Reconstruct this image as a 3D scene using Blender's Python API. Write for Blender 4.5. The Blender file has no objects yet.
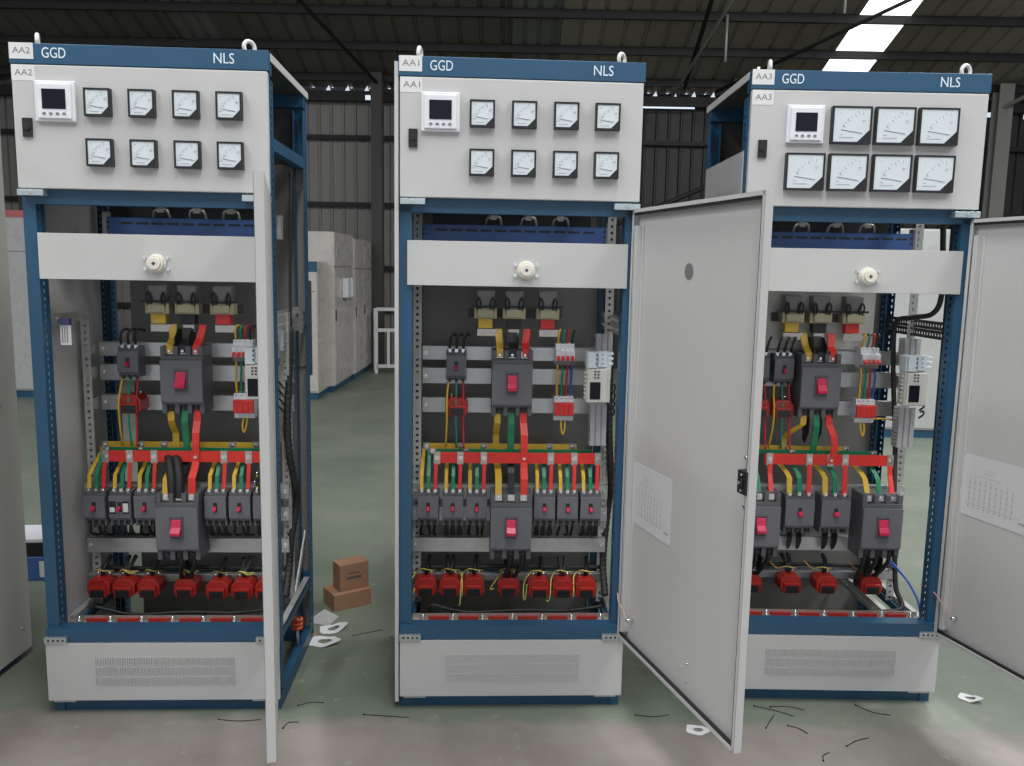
import bpy, bmesh, math, random
from mathutils import Vector, Matrix
random.seed(7)
S = bpy.context.scene
COL = S.collection
R = math.radians

# ------------------------------------------------------------------ camera
cam_d = bpy.data.cameras.new('camera')
cam_d.sensor_fit = 'HORIZONTAL'
cam_d.sensor_width = 36.0
cam_d.lens = 830.89 / 1024 * 36.0
cam_d.clip_start, cam_d.clip_end = 0.05, 200
cam = bpy.data.objects.new('camera', cam_d)
COL.objects.link(cam)
pitch, roll = 0.134377, 0.018217
fw = Vector((0, math.cos(pitch), -math.sin(pitch)))
up = Vector((0, math.sin(pitch), math.cos(pitch)))
rt = Vector((1, 0, 0))
cr, sr = math.cos(roll), math.sin(roll)
rt2 = rt * cr + up * sr
up2 = up * cr - rt * sr
cam.matrix_world = Matrix(((rt2.x, up2.x, -fw.x, 0), (rt2.y, up2.y, -fw.y, 0), (rt2.z, up2.z, -fw.z, 1.55654), (0, 0, 0, 1)))
S.camera = cam

# ------------------------------------------------------------------ world, exposure
W = bpy.data.worlds.new('world')
S.world = W
W.use_nodes = True
W.node_tree.nodes['Background'].inputs[0].default_value = (0.75, 0.85, 1.0, 1)
W.node_tree.nodes['Background'].inputs[1].default_value = 1.0
S.view_settings.view_transform = 'Standard'
S.view_settings.look = 'None'
S.view_settings.exposure = -0.12
S.view_settings.gamma = 1.0
S.view_settings.use_curve_mapping = False
S.cycles.max_bounces = 6
S.cycles.diffuse_bounces = 4
S.cycles.glossy_bounces = 3


def area(name, loc, target, sx, sy, power, color=(1, 1, 1)):
    d = bpy.data.lights.new(name, 'AREA')
    d.shape = 'RECTANGLE'
    d.size, d.size_y, d.energy, d.color = sx, sy, power, color
    o = bpy.data.objects.new(name, d)
    COL.objects.link(o)
    o.location = loc
    o.rotation_euler = (Vector(target) - Vector(loc)).to_track_quat('-Z', 'Y').to_euler()
    return o


# added fill behind the camera, added strips overhead, one strip under the visible skylight
area('front_fill', (0.0, -9.5, 3.6), (0.0, 3.0, 1.2), 13, 5.0, 40, (1.0, 0.985, 0.96))
ROOFZ = lambda y: 4.37 + 0.33 * (13.5 - y) if y >= 1 else 4.37 + 0.33 * (13.5 - 1) - 0.33 * (1 - y)
for i, sx in enumerate((-8.8, -4.4, 0.3, 4.85, 9.3)):
    area('overhead_light', (sx, -0.8, 7.3), (sx, -0.7, 0.0), 0.66, 6.2, 430, (0.98, 0.99, 1.0))  # strips out of view, added to light the fronts from above
area('overhead_light', (4.85, 7.5, ROOFZ(7.5) - .25), (4.85, 7.0, 0.0), 0.66, 7.0, 560, (0.97, 0.99, 1.0))


# ------------------------------------------------------------------ materials
def mat(name, color, rough=0.5, metal=0.0, var=0.06, scale=30.0, bump=0.0, bscale=200.0, rvar=0.1, spec=0.5, coat=0.0, emis=None):
    m = bpy.data.materials.new(name)
    m.use_nodes = True
    nt = m.node_tree
    b = nt.nodes['Principled BSDF']
    b.inputs['Metallic'].default_value = metal
    b.inputs['Specular IOR Level'].default_value = spec
    b.inputs['Coat Weight'].default_value = coat
    tc = nt.nodes.new('ShaderNodeTexCoord')
    n = nt.nodes.new('ShaderNodeTexNoise')
    n.inputs['Scale'].default_value = scale
    n.inputs['Detail'].default_value = 4
    nt.links.new(tc.outputs['Object'], n.inputs['Vector'])
    mx = nt.nodes.new('ShaderNodeMix')
    mx.data_type = 'RGBA'
    mx.inputs['A'].default_value = tuple(max(0, c * (1 - var)) for c in color) + (1,)
    mx.inputs['B'].default_value = tuple(min(1, c * (1 + var)) for c in color) + (1,)
    nt.links.new(n.outputs['Fac'], mx.inputs['Factor'])
    nt.links.new(mx.outputs['Result'], b.inputs['Base Color'])
    mr = nt.nodes.new('ShaderNodeMapRange')
    mr.inputs['To Min'].default_value = max(0.02, rough - rvar)
    mr.inputs['To Max'].default_value = min(1, rough + rvar)
    nt.links.new(n.outputs['Fac'], mr.inputs['Value'])
    nt.links.new(mr.outputs['Result'], b.inputs['Roughness'])
    if bump:
        n2 = nt.nodes.new('ShaderNodeTexNoise')
        n2.inputs['Scale'].default_value = bscale
        nt.links.new(tc.outputs['Object'], n2.inputs['Vector'])
        bp = nt.nodes.new('ShaderNodeBump')
        bp.inputs['Strength'].default_value = bump
        bp.inputs['Distance'].default_value = 0.002
        nt.links.new(n2.outputs['Fac'], bp.inputs['Height'])
        nt.links.new(bp.outputs['Normal'], b.inputs['Normal'])
    if emis:
        b.inputs['Emission Color'].default_value = emis[0] + (1,)
        b.inputs['Emission Strength'].default_value = emis[1]
    return m


M = {}
M['grey'] = mat('grey_powder_coat', (0.505, 0.502, 0.488), 0.5, 0, 0.015, 3, 0.06, 600)
M['shadegrey'] = mat('shade_dark_grey_powder_coat', (0.215, 0.207, 0.195), 0.45, 0, 0.02, 3, 0.05, 600)  # darker copy of the grey coat, interior shade put into its colour
M['blue'] = mat('blue_powder_coat', (0.018, 0.078, 0.150), 0.42, 0, 0.05, 8, 0.05, 600)
M['midblue'] = mat('mid_blue_paint', (0.05, 0.12, 0.33), 0.4, 0, 0.06, 8)
M['zinc'] = mat('galvanised_steel', (0.50, 0.51, 0.50), 0.38, 0.75, 0.16, 35, 0.04, 80, 0.12)
M['zincdull'] = mat('dull_galvanised_steel', (0.42, 0.42, 0.40), 0.5, 0.4, 0.1, 40)
M['yellowzinc'] = mat('bright_zinc_plate', (0.50, 0.56, 0.545), 0.3, 0.8, 0.12, 60)
M['chrome'] = mat('bright_bolt_metal', (0.75, 0.75, 0.73), 0.25, 0.9, 0.08, 80)
M['body'] = mat('breaker_dark_plastic', (0.098, 0.101, 0.110), 0.5, 0, 0.06, 40, 0.05, 900)
M['cover'] = mat('breaker_grey_plastic', (0.140, 0.143, 0.156), 0.48, 0, 0.05, 40, 0.05, 900)
M['crimson'] = mat('crimson_toggle_plastic', (0.60, 0.02, 0.08), 0.35, 0, 0.05, 40)
M['recess'] = mat('dark_recess_plastic', (0.03, 0.03, 0.033), 0.5)
M['black'] = mat('black_plastic', (0.012, 0.012, 0.013), 0.42, 0, 0.2, 40)
M['rubber'] = mat('black_rubber', (0.016, 0.016, 0.016), 0.6, 0, 0.2, 40)
M['glass'] = mat('dark_display_glass', (0.006, 0.006, 0.012), 0.3, 0, 0.1, 20, rvar=0.03, spec=0.25)
M['white'] = mat('white_plastic', (0.72, 0.73, 0.76), 0.4, 0, 0.02, 20)
M['offwhite'] = mat('off_white_plastic', (0.56, 0.55, 0.50), 0.45, 0, 0.03, 20)
M['iceblue'] = mat('pale_blue_white_plastic', (0.60, 0.68, 0.70), 0.45, 0, 0.03, 20)
M['duct'] = mat('grey_duct_plastic', (0.36, 0.36, 0.37), 0.5, 0, 0.03, 30)
M['dial'] = mat('meter_dial_paper', (0.62, 0.68, 0.70), 0.35, 0, 0.02, 20)
M['ink'] = mat('dark_ink', (0.06, 0.065, 0.08), 0.6)
M['inkgrey'] = mat('grey_ink', (0.20, 0.19, 0.185), 0.6)
M['sticker'] = mat('white_sticker', (0.68, 0.68, 0.67), 0.5, 0, 0.01, 20)
M['letter'] = mat('pale_lettering', (0.66, 0.76, 0.84), 0.5)
M['red'] = mat('red_sleeve', (0.66, 0.028, 0.018), 0.42, 0, 0.08, 25)
M['yellow'] = mat('yellow_sleeve', (0.64, 0.41, 0.04), 0.42, 0, 0.1, 25)
M['green'] = mat('green_sleeve', (0.008, 0.20, 0.085), 0.42, 0, 0.1, 25)
M['blackbar'] = mat('black_sleeve', (0.014, 0.014, 0.015), 0.5, 0, 0.1, 25)
M['redp'] = mat('red_plastic', (0.70, 0.035, 0.03), 0.4, 0, 0.05, 30)
M['ctred'] = mat('dark_red_resin', (0.36, 0.018, 0.012), 0.32, 0, 0.1, 30)
M['wyellow'] = mat('yellow_wire_pvc', (0.70, 0.42, 0.03), 0.4)
M['wlemon'] = mat('lemon_wire_pvc', (0.66, 0.58, 0.12), 0.4)
M['wgreen'] = mat('green_wire_pvc', (0.02, 0.22, 0.14), 0.4)
M['wred'] = mat('red_wire_pvc', (0.50, 0.02, 0.03), 0.4)
M['wblue'] = mat('blue_wire_pvc', (0.03, 0.10, 0.42), 0.4)
M['wpink'] = mat('pink_earth_wire', (0.62, 0.36, 0.30), 0.4)
M['ceramic'] = mat('cream_moulding', (0.40, 0.37, 0.24), 0.5, 0, 0.06, 40)
M['insul'] = mat('cream_insulator', (0.72, 0.69, 0.60), 0.35, 0, 0.03, 40)
M['arc'] = mat('smoky_arc_chute', (0.16, 0.145, 0.14), 0.2, 0, 0.25, 60)
M['copper'] = mat('tinned_copper', (0.50, 0.47, 0.42), 0.35, 0.7, 0.15, 60)
M['paper'] = mat('white_paper', (0.60, 0.60, 0.61), 0.7, 0, 0.02, 12)
M['scrap'] = mat('white_card_scrap', (0.74, 0.74, 0.74), 0.6, 0, 0.03, 12)
M['card'] = mat('brown_cardboard', (0.36, 0.19, 0.11), 0.75, 0, 0.06, 25, 0.05, 100)
M['plug'] = mat('dark_grey_plug', (0.17, 0.165, 0.16), 0.6)
M['steel'] = mat('dark_painted_steel', (0.055, 0.053, 0.05), 0.65, 0, 0.2, 4)
M['purlin'] = mat('dark_purlin_steel', (0.012, 0.011, 0.010), 0.65, 0, 0.2, 4)
M['purple'] = mat('purple_plastic', (0.06, 0.05, 0.16), 0.5)
M['orange'] = mat('orange_plastic', (0.65, 0.10, 0.03), 0.45)
M['film'] = mat('film_wrapped_grey', (0.54, 0.50, 0.465), 0.28, 0, 0.12, 5, 0.35, 9)
M['filmwhite'] = mat('film_wrapped_white', (0.44, 0.445, 0.43), 0.28, 0, 0.1, 5, 0.35, 9)
M['sidegrey'] = mat('mid_grey_powder_coat', (0.52, 0.51, 0.47), 0.45, 0, 0.02, 3, 0.05, 600)
M['inkfaint'] = mat('faint_printing', (0.36, 0.36, 0.37), 0.6)
M['tape'] = mat('red_tape', (0.45, 0.12, 0.13), 0.5)


def sheet_mat(name, c1, c2, scale):
    m = bpy.data.materials.new(name)
    m.use_nodes = True
    nt = m.node_tree
    b = nt.nodes['Principled BSDF']
    b.inputs['Roughness'].default_value = 0.55
    tc = nt.nodes.new('ShaderNodeTexCoord')
    mp = nt.nodes.new('ShaderNodeMapping')
    mp.inputs['Scale'].default_value = scale
    n = nt.nodes.new('ShaderNodeTexNoise')
    n.inputs['Scale'].default_value = 1.0
    n.inputs['Detail'].default_value = 6
    rp = nt.nodes.new('ShaderNodeValToRGB')
    rp.color_ramp.elements[0].position, rp.color_ramp.elements[1].position = 0.3, 0.7
    rp.color_ramp.elements[0].color, rp.color_ramp.elements[1].color = c1 + (1,), c2 + (1,)
    nt.links.new(tc.outputs['Object'], mp.inputs['Vector'])
    nt.links.new(mp.outputs['Vector'], n.inputs['Vector'])
    nt.links.new(n.outputs['Fac'], rp.inputs['Fac'])
    nt.links.new(rp.outputs['Color'], b.inputs['Base Color'])
    return m


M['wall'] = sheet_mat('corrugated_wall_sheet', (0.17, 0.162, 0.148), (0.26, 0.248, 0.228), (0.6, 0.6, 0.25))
M['wallshade'] = sheet_mat('shade_dark_wall_sheet', (0.012, 0.011, 0.010), (0.024, 0.022, 0.020), (0.6, 0.6, 0.25))  # near-black colour stands in for an unlit opening
M['roof'] = sheet_mat('roof_sheet', (0.10, 0.09, 0.075), (0.165, 0.15, 0.125), (0.5, 0.15, 0.5))
M['roofbrownlit'] = sheet_mat('lit_brown_roof_sheet', (0.20, 0.175, 0.14), (0.30, 0.265, 0.215), (0.5, 0.15, 0.5))  # brown sheet lightened to imitate light bounced up near the skylight
M['roofpale'] = mat('dirty_translucent_sheet', (0.17, 0.175, 0.165), 0.5, 0, 0.15, 2)
M['skylight'] = mat('daylit_translucent_sheet', (0.8, 0.8, 0.8), 0.5, 0, 0.02, 3, emis=((0.97, 0.98, 1.0), 2.4))


def floor_mat():
    m = bpy.data.materials.new('worn_green_epoxy_and_concrete')
    m.use_nodes = True
    nt = m.node_tree
    L = nt.links.new
    b = nt.nodes['Principled BSDF']
    tc = nt.nodes.new('ShaderNodeTexCoord')

    def noise(scale, detail=5, rough=0.55, vec=None):
        n = nt.nodes.new('ShaderNodeTexNoise')
        n.inputs['Scale'].default_value = scale
        n.inputs['Detail'].default_value = detail
        n.inputs['Roughness'].default_value = rough
        L(vec or tc.outputs['Object'], n.inputs['Vector'])
        return n

    def ramp(src, p0, p1, c0, c1):
        r = nt.nodes.new('ShaderNodeValToRGB')
        r.color_ramp.elements[0].position, r.color_ramp.elements[1].position = p0, p1
        r.color_ramp.elements[0].color, r.color_ramp.elements[1].color = c0 + (1,), c1 + (1,)
        L(src, r.inputs['Fac'])
        return r

    def mix(f, a, c):
        x = nt.nodes.new('ShaderNodeMix')
        x.data_type = 'RGBA'
        L(f, x.inputs['Factor'])
        L(a, x.inputs['A'])
        if isinstance(c, tuple):
            x.inputs['B'].default_value = c + (1,)
        else:
            L(c, x.inputs['B'])
        return x.outputs['Result']

    def math_(op, a, bb):
        x = nt.nodes.new('ShaderNodeMath')
        x.operation = op
        for i, q in enumerate((a, bb)):
            if isinstance(q, (int, float)):
                x.inputs[i].default_value = q
            else:
                L(q, x.inputs[i])
        return x.outputs[0]

    conc = ramp(noise(2.2, 8, 0.6).outputs['Fac'], 0.32, 0.68, (0.200, 0.178, 0.157), (0.315, 0.288, 0.262)).outputs['Color']
    grn = ramp(noise(1.1, 6, 0.6).outputs['Fac'], 0.3, 0.7, (0.135, 0.170, 0.130), (0.215, 0.236, 0.185)).outputs['Color']
    # worn pale patches in the green paint
    worn = ramp(noise(4.5, 7, 0.65).outputs['Fac'], 0.60, 0.68, (0, 0, 0), (1, 1, 1)).outputs['Color']
    grn = mix(math_('MULTIPLY', worn, 0.55), grn, (0.26, 0.25, 0.20))
    sep = nt.nodes.new('ShaderNodeSeparateXYZ')
    L(tc.outputs['Object'], sep.inputs[0])
    edge = math_('ADD', sep.outputs['Y'], math_('MULTIPLY', math_('SUBTRACT', noise(5.0, 5).outputs['Fac'], 0.5), 0.16))
    mr = nt.nodes.new('ShaderNodeMapRange')
    mr.inputs['From Min'].default_value, mr.inputs['From Max'].default_value = 2.68, 2.74
    L(edge, mr.inputs['Value'])
    col = mix(mr.outputs['Result'], conc, grn)
    dirt = ramp(noise(0.9, 8, 0.7).outputs['Fac'], 0.52, 0.72, (0, 0, 0), (1, 1, 1)).outputs['Color']
    col = mix(math_('MULTIPLY', dirt, 0.5), col, (0.12, 0.11, 0.10))
    chips = ramp(noise(17, 4, 0.6).outputs['Fac'], 0.655, 0.70, (0, 0, 0), (1, 1, 1)).outputs['Color']
    col = mix(math_('MULTIPLY', chips, 0.65), col, (0.33, 0.32, 0.28))
    L(col, b.inputs['Base Color'])
    rr = nt.nodes.new('ShaderNodeMapRange')
    rr.inputs['To Min'].default_value, rr.inputs['To Max'].default_value = 0.32, 0.62
    L(noise(3, 6).outputs['Fac'], rr.inputs['Value'])
    L(rr.outputs['Result'], b.inputs['Roughness'])
    bp = nt.nodes.new('ShaderNodeBump')
    bp.inputs['Strength'].default_value = 0.12
    bp.inputs['Distance'].default_value = 0.004
    L(noise(60, 5).outputs['Fac'], bp.inputs['Height'])
    L(bp.outputs['Normal'], b.inputs['Normal'])
    return m


M['floor'] = floor_mat()


# ------------------------------------------------------------------ mesh building
def V(*a):
    return Vector(a)


def smooth_path(pts, n=6):
    P = [Vector(p) for p in pts]
    if len(P) < 3:
        return P
    out = []
    for i in range(len(P) - 1):
        p0, p1, p2, p3 = P[max(i - 1, 0)], P[i], P[i + 1], P[min(i + 2, len(P) - 1)]
        for k in range(n):
            t = k / n
            out.append(0.5 * ((2 * p1) + (p2 - p0) * t + (2 * p0 - 5 * p1 + 4 * p2 - p3) * t * t + (3 * p1 - p0 - 3 * p2 + p3) * t ** 3))
    out.append(P[-1])
    return out


class MB:
    def __init__(self):
        self.v, self.f, self.m, self.s = [], [], [], []

    def face(self, idx, m=0, s=False):
        self.f.append(tuple(idx)); self.m.append(m); self.s.append(s)

    def box(self, x0, x1, y0, y1, z0, z1, m=0):
        b = len(self.v)
        self.v += [(x, y, z) for z in (z0, z1) for y in (y0, y1) for x in (x0, x1)]
        for q in ((0, 2, 3, 1), (4, 5, 7, 6), (0, 1, 5, 4), (2, 6, 7, 3), (0, 4, 6, 2), (1, 3, 7, 5)):
            self.face([b + i for i in q], m)
        return self

    def hull(self, lo, hi, m=0):
        """prism between two equal rings of points"""
        b, n = len(self.v), len(lo)
        self.v += [tuple(p) for p in lo] + [tuple(p) for p in hi]
        self.face([b + i for i in range(n)][::-1], m)
        self.face([b + n + i for i in range(n)], m)
        for i in range(n):
            j = (i + 1) % n
            self.face([b + i, b + j, b + n + j, b + n + i], m)
        return self

    def prism(self, poly, axis, a0, a1, m=0):
        def P(p, a):
            return {'y': (p[0], a, p[1]), 'x': (a, p[0], p[1]), 'z': (p[0], p[1], a)}[axis]
        return self.hull([P(p, a0) for p in poly], [P(p, a1) for p in poly], m)

    def tube(self, pts, r, n=8, m=0, smooth=True, k=6, cap=True):
        P = smooth_path(pts, k) if smooth else [Vector(p) for p in pts]
        b = len(self.v)
        ref = None
        for i, p in enumerate(P):
            t = (P[min(i + 1, len(P) - 1)] - P[max(i - 1, 0)])
            t = t.normalized() if t.length > 1e-9 else Vector((0, 0, 1))
            if ref is None:
                ref = t.orthogonal().normalized()
            ref = (ref - t * ref.dot(t))
            ref = ref.normalized() if ref.length > 1e-6 else t.orthogonal().normalized()
            q = t.cross(ref)
            rr = r(i / (len(P) - 1)) if callable(r) else r
            for j in range(n):
                a = 2 * math.pi * j / n
                self.v.append(tuple(p + (ref * math.cos(a) + q * math.sin(a)) * rr))
        for i in range(len(P) - 1):
            for j in range(n):
                jj = (j + 1) % n
                self.face([b + i * n + j, b + i * n + jj, b + (i + 1) * n + jj, b + (i + 1) * n + j], m, True)
        if cap:
            self.face([b + j for j in range(n)][::-1], m)
            self.face([b + (len(P) - 1) * n + j for j in range(n)], m)
        return self

    def cyl(self, p0, p1, r, n=16, m=0):
        return self.tube([p0, p1], r, n, m, smooth=False)

    def torus(self, c, ax1, ax2, Rr, r, n=24, k=10, m=0):
        c, ax1, ax2 = Vector(c), Vector(ax1).normalized(), Vector(ax2).normalized()
        ax3 = ax1.cross(ax2)
        b = len(self.v)
        for i in range(n):
            a = 2 * math.pi * i / n
            d = ax1 * math.cos(a) + ax2 * math.sin(a)
            for j in range(k):
                e = 2 * math.pi * j / k
                self.v.append(tuple(c + d * (Rr + r * math.cos(e)) + ax3 * (r * math.sin(e))))
        for i in range(n):
            for j in range(k):
                self.face([b + i * k + j, b + ((i + 1) % n) * k + j, b + ((i + 1) % n) * k + (j + 1) % k, b + i * k + (j + 1) % k], m, True)
        return self

    def flat(self, pts, w, t, m=0, wdir=(1, 0, 0)):
        """flat bar of width w (along wdir) and thickness t bent along pts"""
        P = [Vector(p) for p in pts]
        wd = Vector(wdir).normalized()
        b = len(self.v)
        for i, p in enumerate(P):
            tg = Vector((0, 0, 0))
            if i > 0:
                tg += (P[i] - P[i - 1]).normalized()
            if i < len(P) - 1:
                tg += (P[i + 1] - P[i]).normalized()
            tg -= wd * tg.dot(wd)
            tg = tg.normalized() if tg.length > 1e-6 else Vector((0, 0, 1))
            nn = tg.cross(wd).normalized()
            for a, c in ((-1, -1), (1, -1), (1, 1), (-1, 1)):
                self.v.append(tuple(p + wd * (a * w / 2) + nn * (c * t / 2)))
        for i in range(len(P) - 1):
            for j in range(4):
                jj = (j + 1) % 4
                self.face([b + i * 4 + j, b + i * 4 + jj, b + i * 4 + 4 + jj, b + i * 4 + 4 + j], m)
        self.face([b, b + 3, b + 2, b + 1], m)
        e = b + (len(P) - 1) * 4
        self.face([e, e + 1, e + 2, e + 3], m)
        return self

    def perf(self, p0, u, v, L, Wd, pitch, hu, hv, t, m=0):
        """strip from p0 along u (length L) and v (width Wd) with a row of square holes, thickness t"""
        p0, u, v = Vector(p0), Vector(u).normalized(), Vector(v).normalized()
        n = u.cross(v) * t
        cells = max(1, int(L / pitch))
        pt = L / cells
        for c in range(cells):
            o = p0 + u * (pt * c)
            us = [0, (pt - hu) / 2, (pt + hu) / 2, pt]
            vs = [0, (Wd - hv) / 2, (Wd + hv) / 2, Wd]
            b = len(self.v)
            for k in (0, 1):
                for a in us:
                    for w in vs:
                        self.v.append(tuple(o + u * a + v * w + n * k))
            for k in (0, 1):
                for i in range(3):
                    for j in range(3):
                        if i == 1 and j == 1:
                            continue
                        q = [b + k * 16 + i * 4 + j, b + k * 16 + (i + 1) * 4 + j, b + k * 16 + (i + 1) * 4 + j + 1, b + k * 16 + i * 4 + j + 1]
                        self.face(q if k else q[::-1], m)
            for (i0, j0), (i1, j1) in (((1, 1), (2, 1)), ((2, 1), (2, 2)), ((2, 2), (1, 2)), ((1, 2), (1, 1))):
                self.face([b + i0 * 4 + j0, b + i1 * 4 + j1, b + 16 + i1 * 4 + j1, b + 16 + i0 * 4 + j0], m)
            for j in (0, 3):
                for i in range(3):
                    self.face([b + i * 4 + j, b + (i + 1) * 4 + j, b + 16 + (i + 1) * 4 + j, b + 16 + i * 4 + j], m)
        return self

    def bolt(self, x, y, z, r=0.007, m=0):
        """bolt head on a face that looks along -y, its base at depth y"""
        ring = lambda rr, yy: [(x + rr * math.cos(math.pi / 3 * i), yy, z + rr * math.sin(math.pi / 3 * i)) for i in range(6)]
        self.cyl((x, y, z), (x, y - 0.002, z), r * 1.45, 12, m)
        return self.hull(ring(r, y - 0.002), ring(r * .94, y - 0.008), m)

    def build(self, name, mats, parent=None, loc=None, bevel=0.0, recalc=True):
        me = bpy.data.meshes.new(name)
        me.from_pydata(self.v, [], self.f)
        if not isinstance(mats, (list, tuple)):
            mats = [mats]
        for x in mats:
            me.materials.append(M[x] if isinstance(x, str) else x)
        me.polygons.foreach_set('material_index', self.m)
        me.polygons.foreach_set('use_smooth', self.s)
        if recalc:
            bm = bmesh.new()
            bm.from_mesh(me)
            bmesh.ops.recalc_face_normals(bm, faces=bm.faces)
            bm.to_mesh(me)
            bm.free()
        me.update()
        o = bpy.data.objects.new(name, me)
        COL.objects.link(o)
        if parent is not None:
            o.parent = parent
        if loc is not None:
            o.location = loc
        if bevel:
            md = o.modifiers.new('edge', 'BEVEL')
            md.width = bevel
            md.segments = 2
            md.limit_method = 'ANGLE'
            md.angle_limit = R(50)
        return o


def tag(o, label, cat, group=None, kind=None):
    if label: o['label'] = label
    if cat: o['category'] = cat
    if group: o['group'] = group
    if kind: o['kind'] = kind
    return o


def empty(name, loc=(0, 0, 0), rz=0.0):
    o = bpy.data.objects.new(name, None)
    o.empty_display_size = 0.05
    COL.objects.link(o)
    o.location = loc
    o.rotation_euler = (0, 0, rz)
    return o


def dup(o, parent=None):
    c = o.copy()
    COL.objects.link(c)
    c.parent = parent
    for ch in list(o.children):
        dup(ch, c)
    return c


PROTO = {}


def struct(o, label=None):
    o['kind'] = 'structure'
    if label: o['label'] = label
    return o


def text_mesh(name, body, x0, x1, z0, z1, y, mname, parent, depth=0.0012, label=None):
    cu = bpy.data.curves.new(name, 'FONT')
    cu.body = body
    cu.resolution_u = 3
    tmp = bpy.data.objects.new(name, cu)
    COL.objects.link(tmp)
    dg = bpy.context.evaluated_depsgraph_get()
    me = bpy.data.meshes.new_from_object(tmp.evaluated_get(dg))
    bpy.data.objects.remove(tmp)
    xs = [v.co.x for v in me.vertices]; ys = [v.co.y for v in me.vertices]
    ax, bx, ay, by = min(xs), max(xs), min(ys), max(ys)
    bm = bmesh.new()
    bm.from_mesh(me)
    bmesh.ops.remove_doubles(bm, verts=bm.verts, dist=1e-6)
    g = bmesh.ops.extrude_face_region(bm, geom=bm.faces[:])
    top = [e for e in g['geom'] if isinstance(e, bmesh.types.BMVert)]
    tops = set(top)
    for v in bm.verts:
        X = x0 + (v.co.x - ax) / (bx - ax) * (x1 - x0)
        Z = z0 + (v.co.y - ay) / (by - ay) * (z1 - z0)
        v.co = (X, y - (depth if v in tops else 0), Z)
    bmesh.ops.recalc_face_normals(bm, faces=bm.faces)
    bm.to_mesh(me)
    bm.free()
    me.materials.clear()
    me.materials.append(M[mname])
    o = bpy.data.objects.new(name, me)
    COL.objects.link(o)
    o.parent = parent
    if label: o['label'] = label
    return o


# ------------------------------------------------------------------ the hall
YB, ZE, SL, YR = 13.5, 4.37, 0.33, 1.0
YF, XW = -11.0, 16.0
b = MB().box(-XW, XW, YF, YB, -0.12, 0.0)
struct(b.build('floor', 'floor'), 'worn green painted floor turning to bare grey concrete')


def corrugated(x0, x1, z0, z1, y, pitch, d, m=0, rib=0.05):
    """sheet facing -y with trapezoid ribs standing towards the room"""
    mb = MB()
    x = x0
    prof = []
    while x < x1:
        prof += [(x, 0), (x + pitch - rib, 0), (x + pitch - rib * .72, -d), (x + pitch - rib * .28, -d)]
        x += pitch
    prof.append((x, 0))
    n = len(prof)
    mb.v = [(px, y + py, z0) for px, py in prof] + [(px, y + py, z1) for px, py in prof]
    for i in range(n - 1):
        mb.face([i, i + 1, n + i + 1, n + i], m)
    b0 = len(mb.v)
    mb.v += [(px, y + 0.06, z) for z in (z0, z1) for px in (prof[0][0], prof[-1][0])]
    mb.face([b0, b0 + 1, b0 + 3, b0 + 2], m)
    return mb


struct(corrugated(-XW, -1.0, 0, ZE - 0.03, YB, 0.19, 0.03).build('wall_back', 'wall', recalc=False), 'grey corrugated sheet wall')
struct(corrugated(-1.0, XW, 0, ZE - 0.03, YB, 0.19, 0.03).build('wall_back', 'wallshade', recalc=False), 'corrugated sheet wall coloured near-black for an unlit opening')
struct(MB().box(-XW - .1, -XW, YF, YB, 0, 5).build('wall_left', 'wallshade'))
struct(MB().box(XW, XW + .1, YF, YB, 0, 5).build('wall_right', 'wallshade'))


def roof_sheet(x0, x1, y0, y1, m, lift=0.0, name='ceiling', pitch=0.30, rib=0.07, d=0.035):
    mb = MB()
    x = x0
    prof = []
    while x < x1 - 1e-4:
        p = min(pitch, x1 - x)
        prof += [(x, 0), (x + p - rib, 0), (x + p - rib * .7, d), (x + p - rib * .3, d)]
        x += p
    prof.append((x, 0))
    n = len(prof)
    for yy in (y0, y1):
        mb.v += [(px, yy, ROOFZ(yy) + pz + lift) for px, pz in prof]
    for i in range(n - 1):
        mb.face([i, i + 1, n + i + 1, n + i])
    b0 = len(mb.v)
    mb.v += [(px, yy, ROOFZ(yy) + 0.09 + lift) for yy in (y0, y1) for px in (x0, x1)]
    mb.face([b0, b0 + 1, b0 + 3, b0 + 2])
    return struct(mb.build(name, m, recalc=False))


SKY = [(-4.75, -4.08), (-0.08, 0.60), (4.52, 5.20)]
xs = [-XW] + [q for s in SKY for q in s] + [XW]
for y0, y1 in ((YR, YB + .1), (YF, YR)):
    for i in range(0, len(xs), 2):
        roof_sheet(xs[i], xs[i + 1], y0, y1, 'roofbrownlit' if xs[i] > 0 else 'roof')
for i, (a, c) in enumerate(SKY):
    roof_sheet(a, c, YR, YB + .1, 'skylight' if i == 2 else 'roofpale', name='window_%d' % (i + 1), pitch=0.68 if i == 2 else 0.2)
    roof_sheet(a, c, YF, YR, 'skylight', name='window_%d' % (i + 4), pitch=0.68)  # unseen front-slope strips, added as glowing sheets to light the cabinets
# purlins under the roof sheets, girts on the wall: one steel section each
tn = [0]


def trim(mb, m='purlin'):
    tn[0] += 1
    return struct(mb.build('trim_%d' % tn[0], m))


y = 13.15
while y > 3.0:
    z = ROOFZ(y)
    trim(MB().box(-XW, XW, y - .03, y + .03, z - .11, z - .005))
    y -= 0.78
for z in (0.9, 1.56, 2.55, 3.58):
    trim(MB().box(-XW, XW, YB - .10, YB - .035, z - .035, z + .035))
trim(MB().box(-XW, XW, YB - .16, YB - .04, ZE - .25, ZE - .10))
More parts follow.
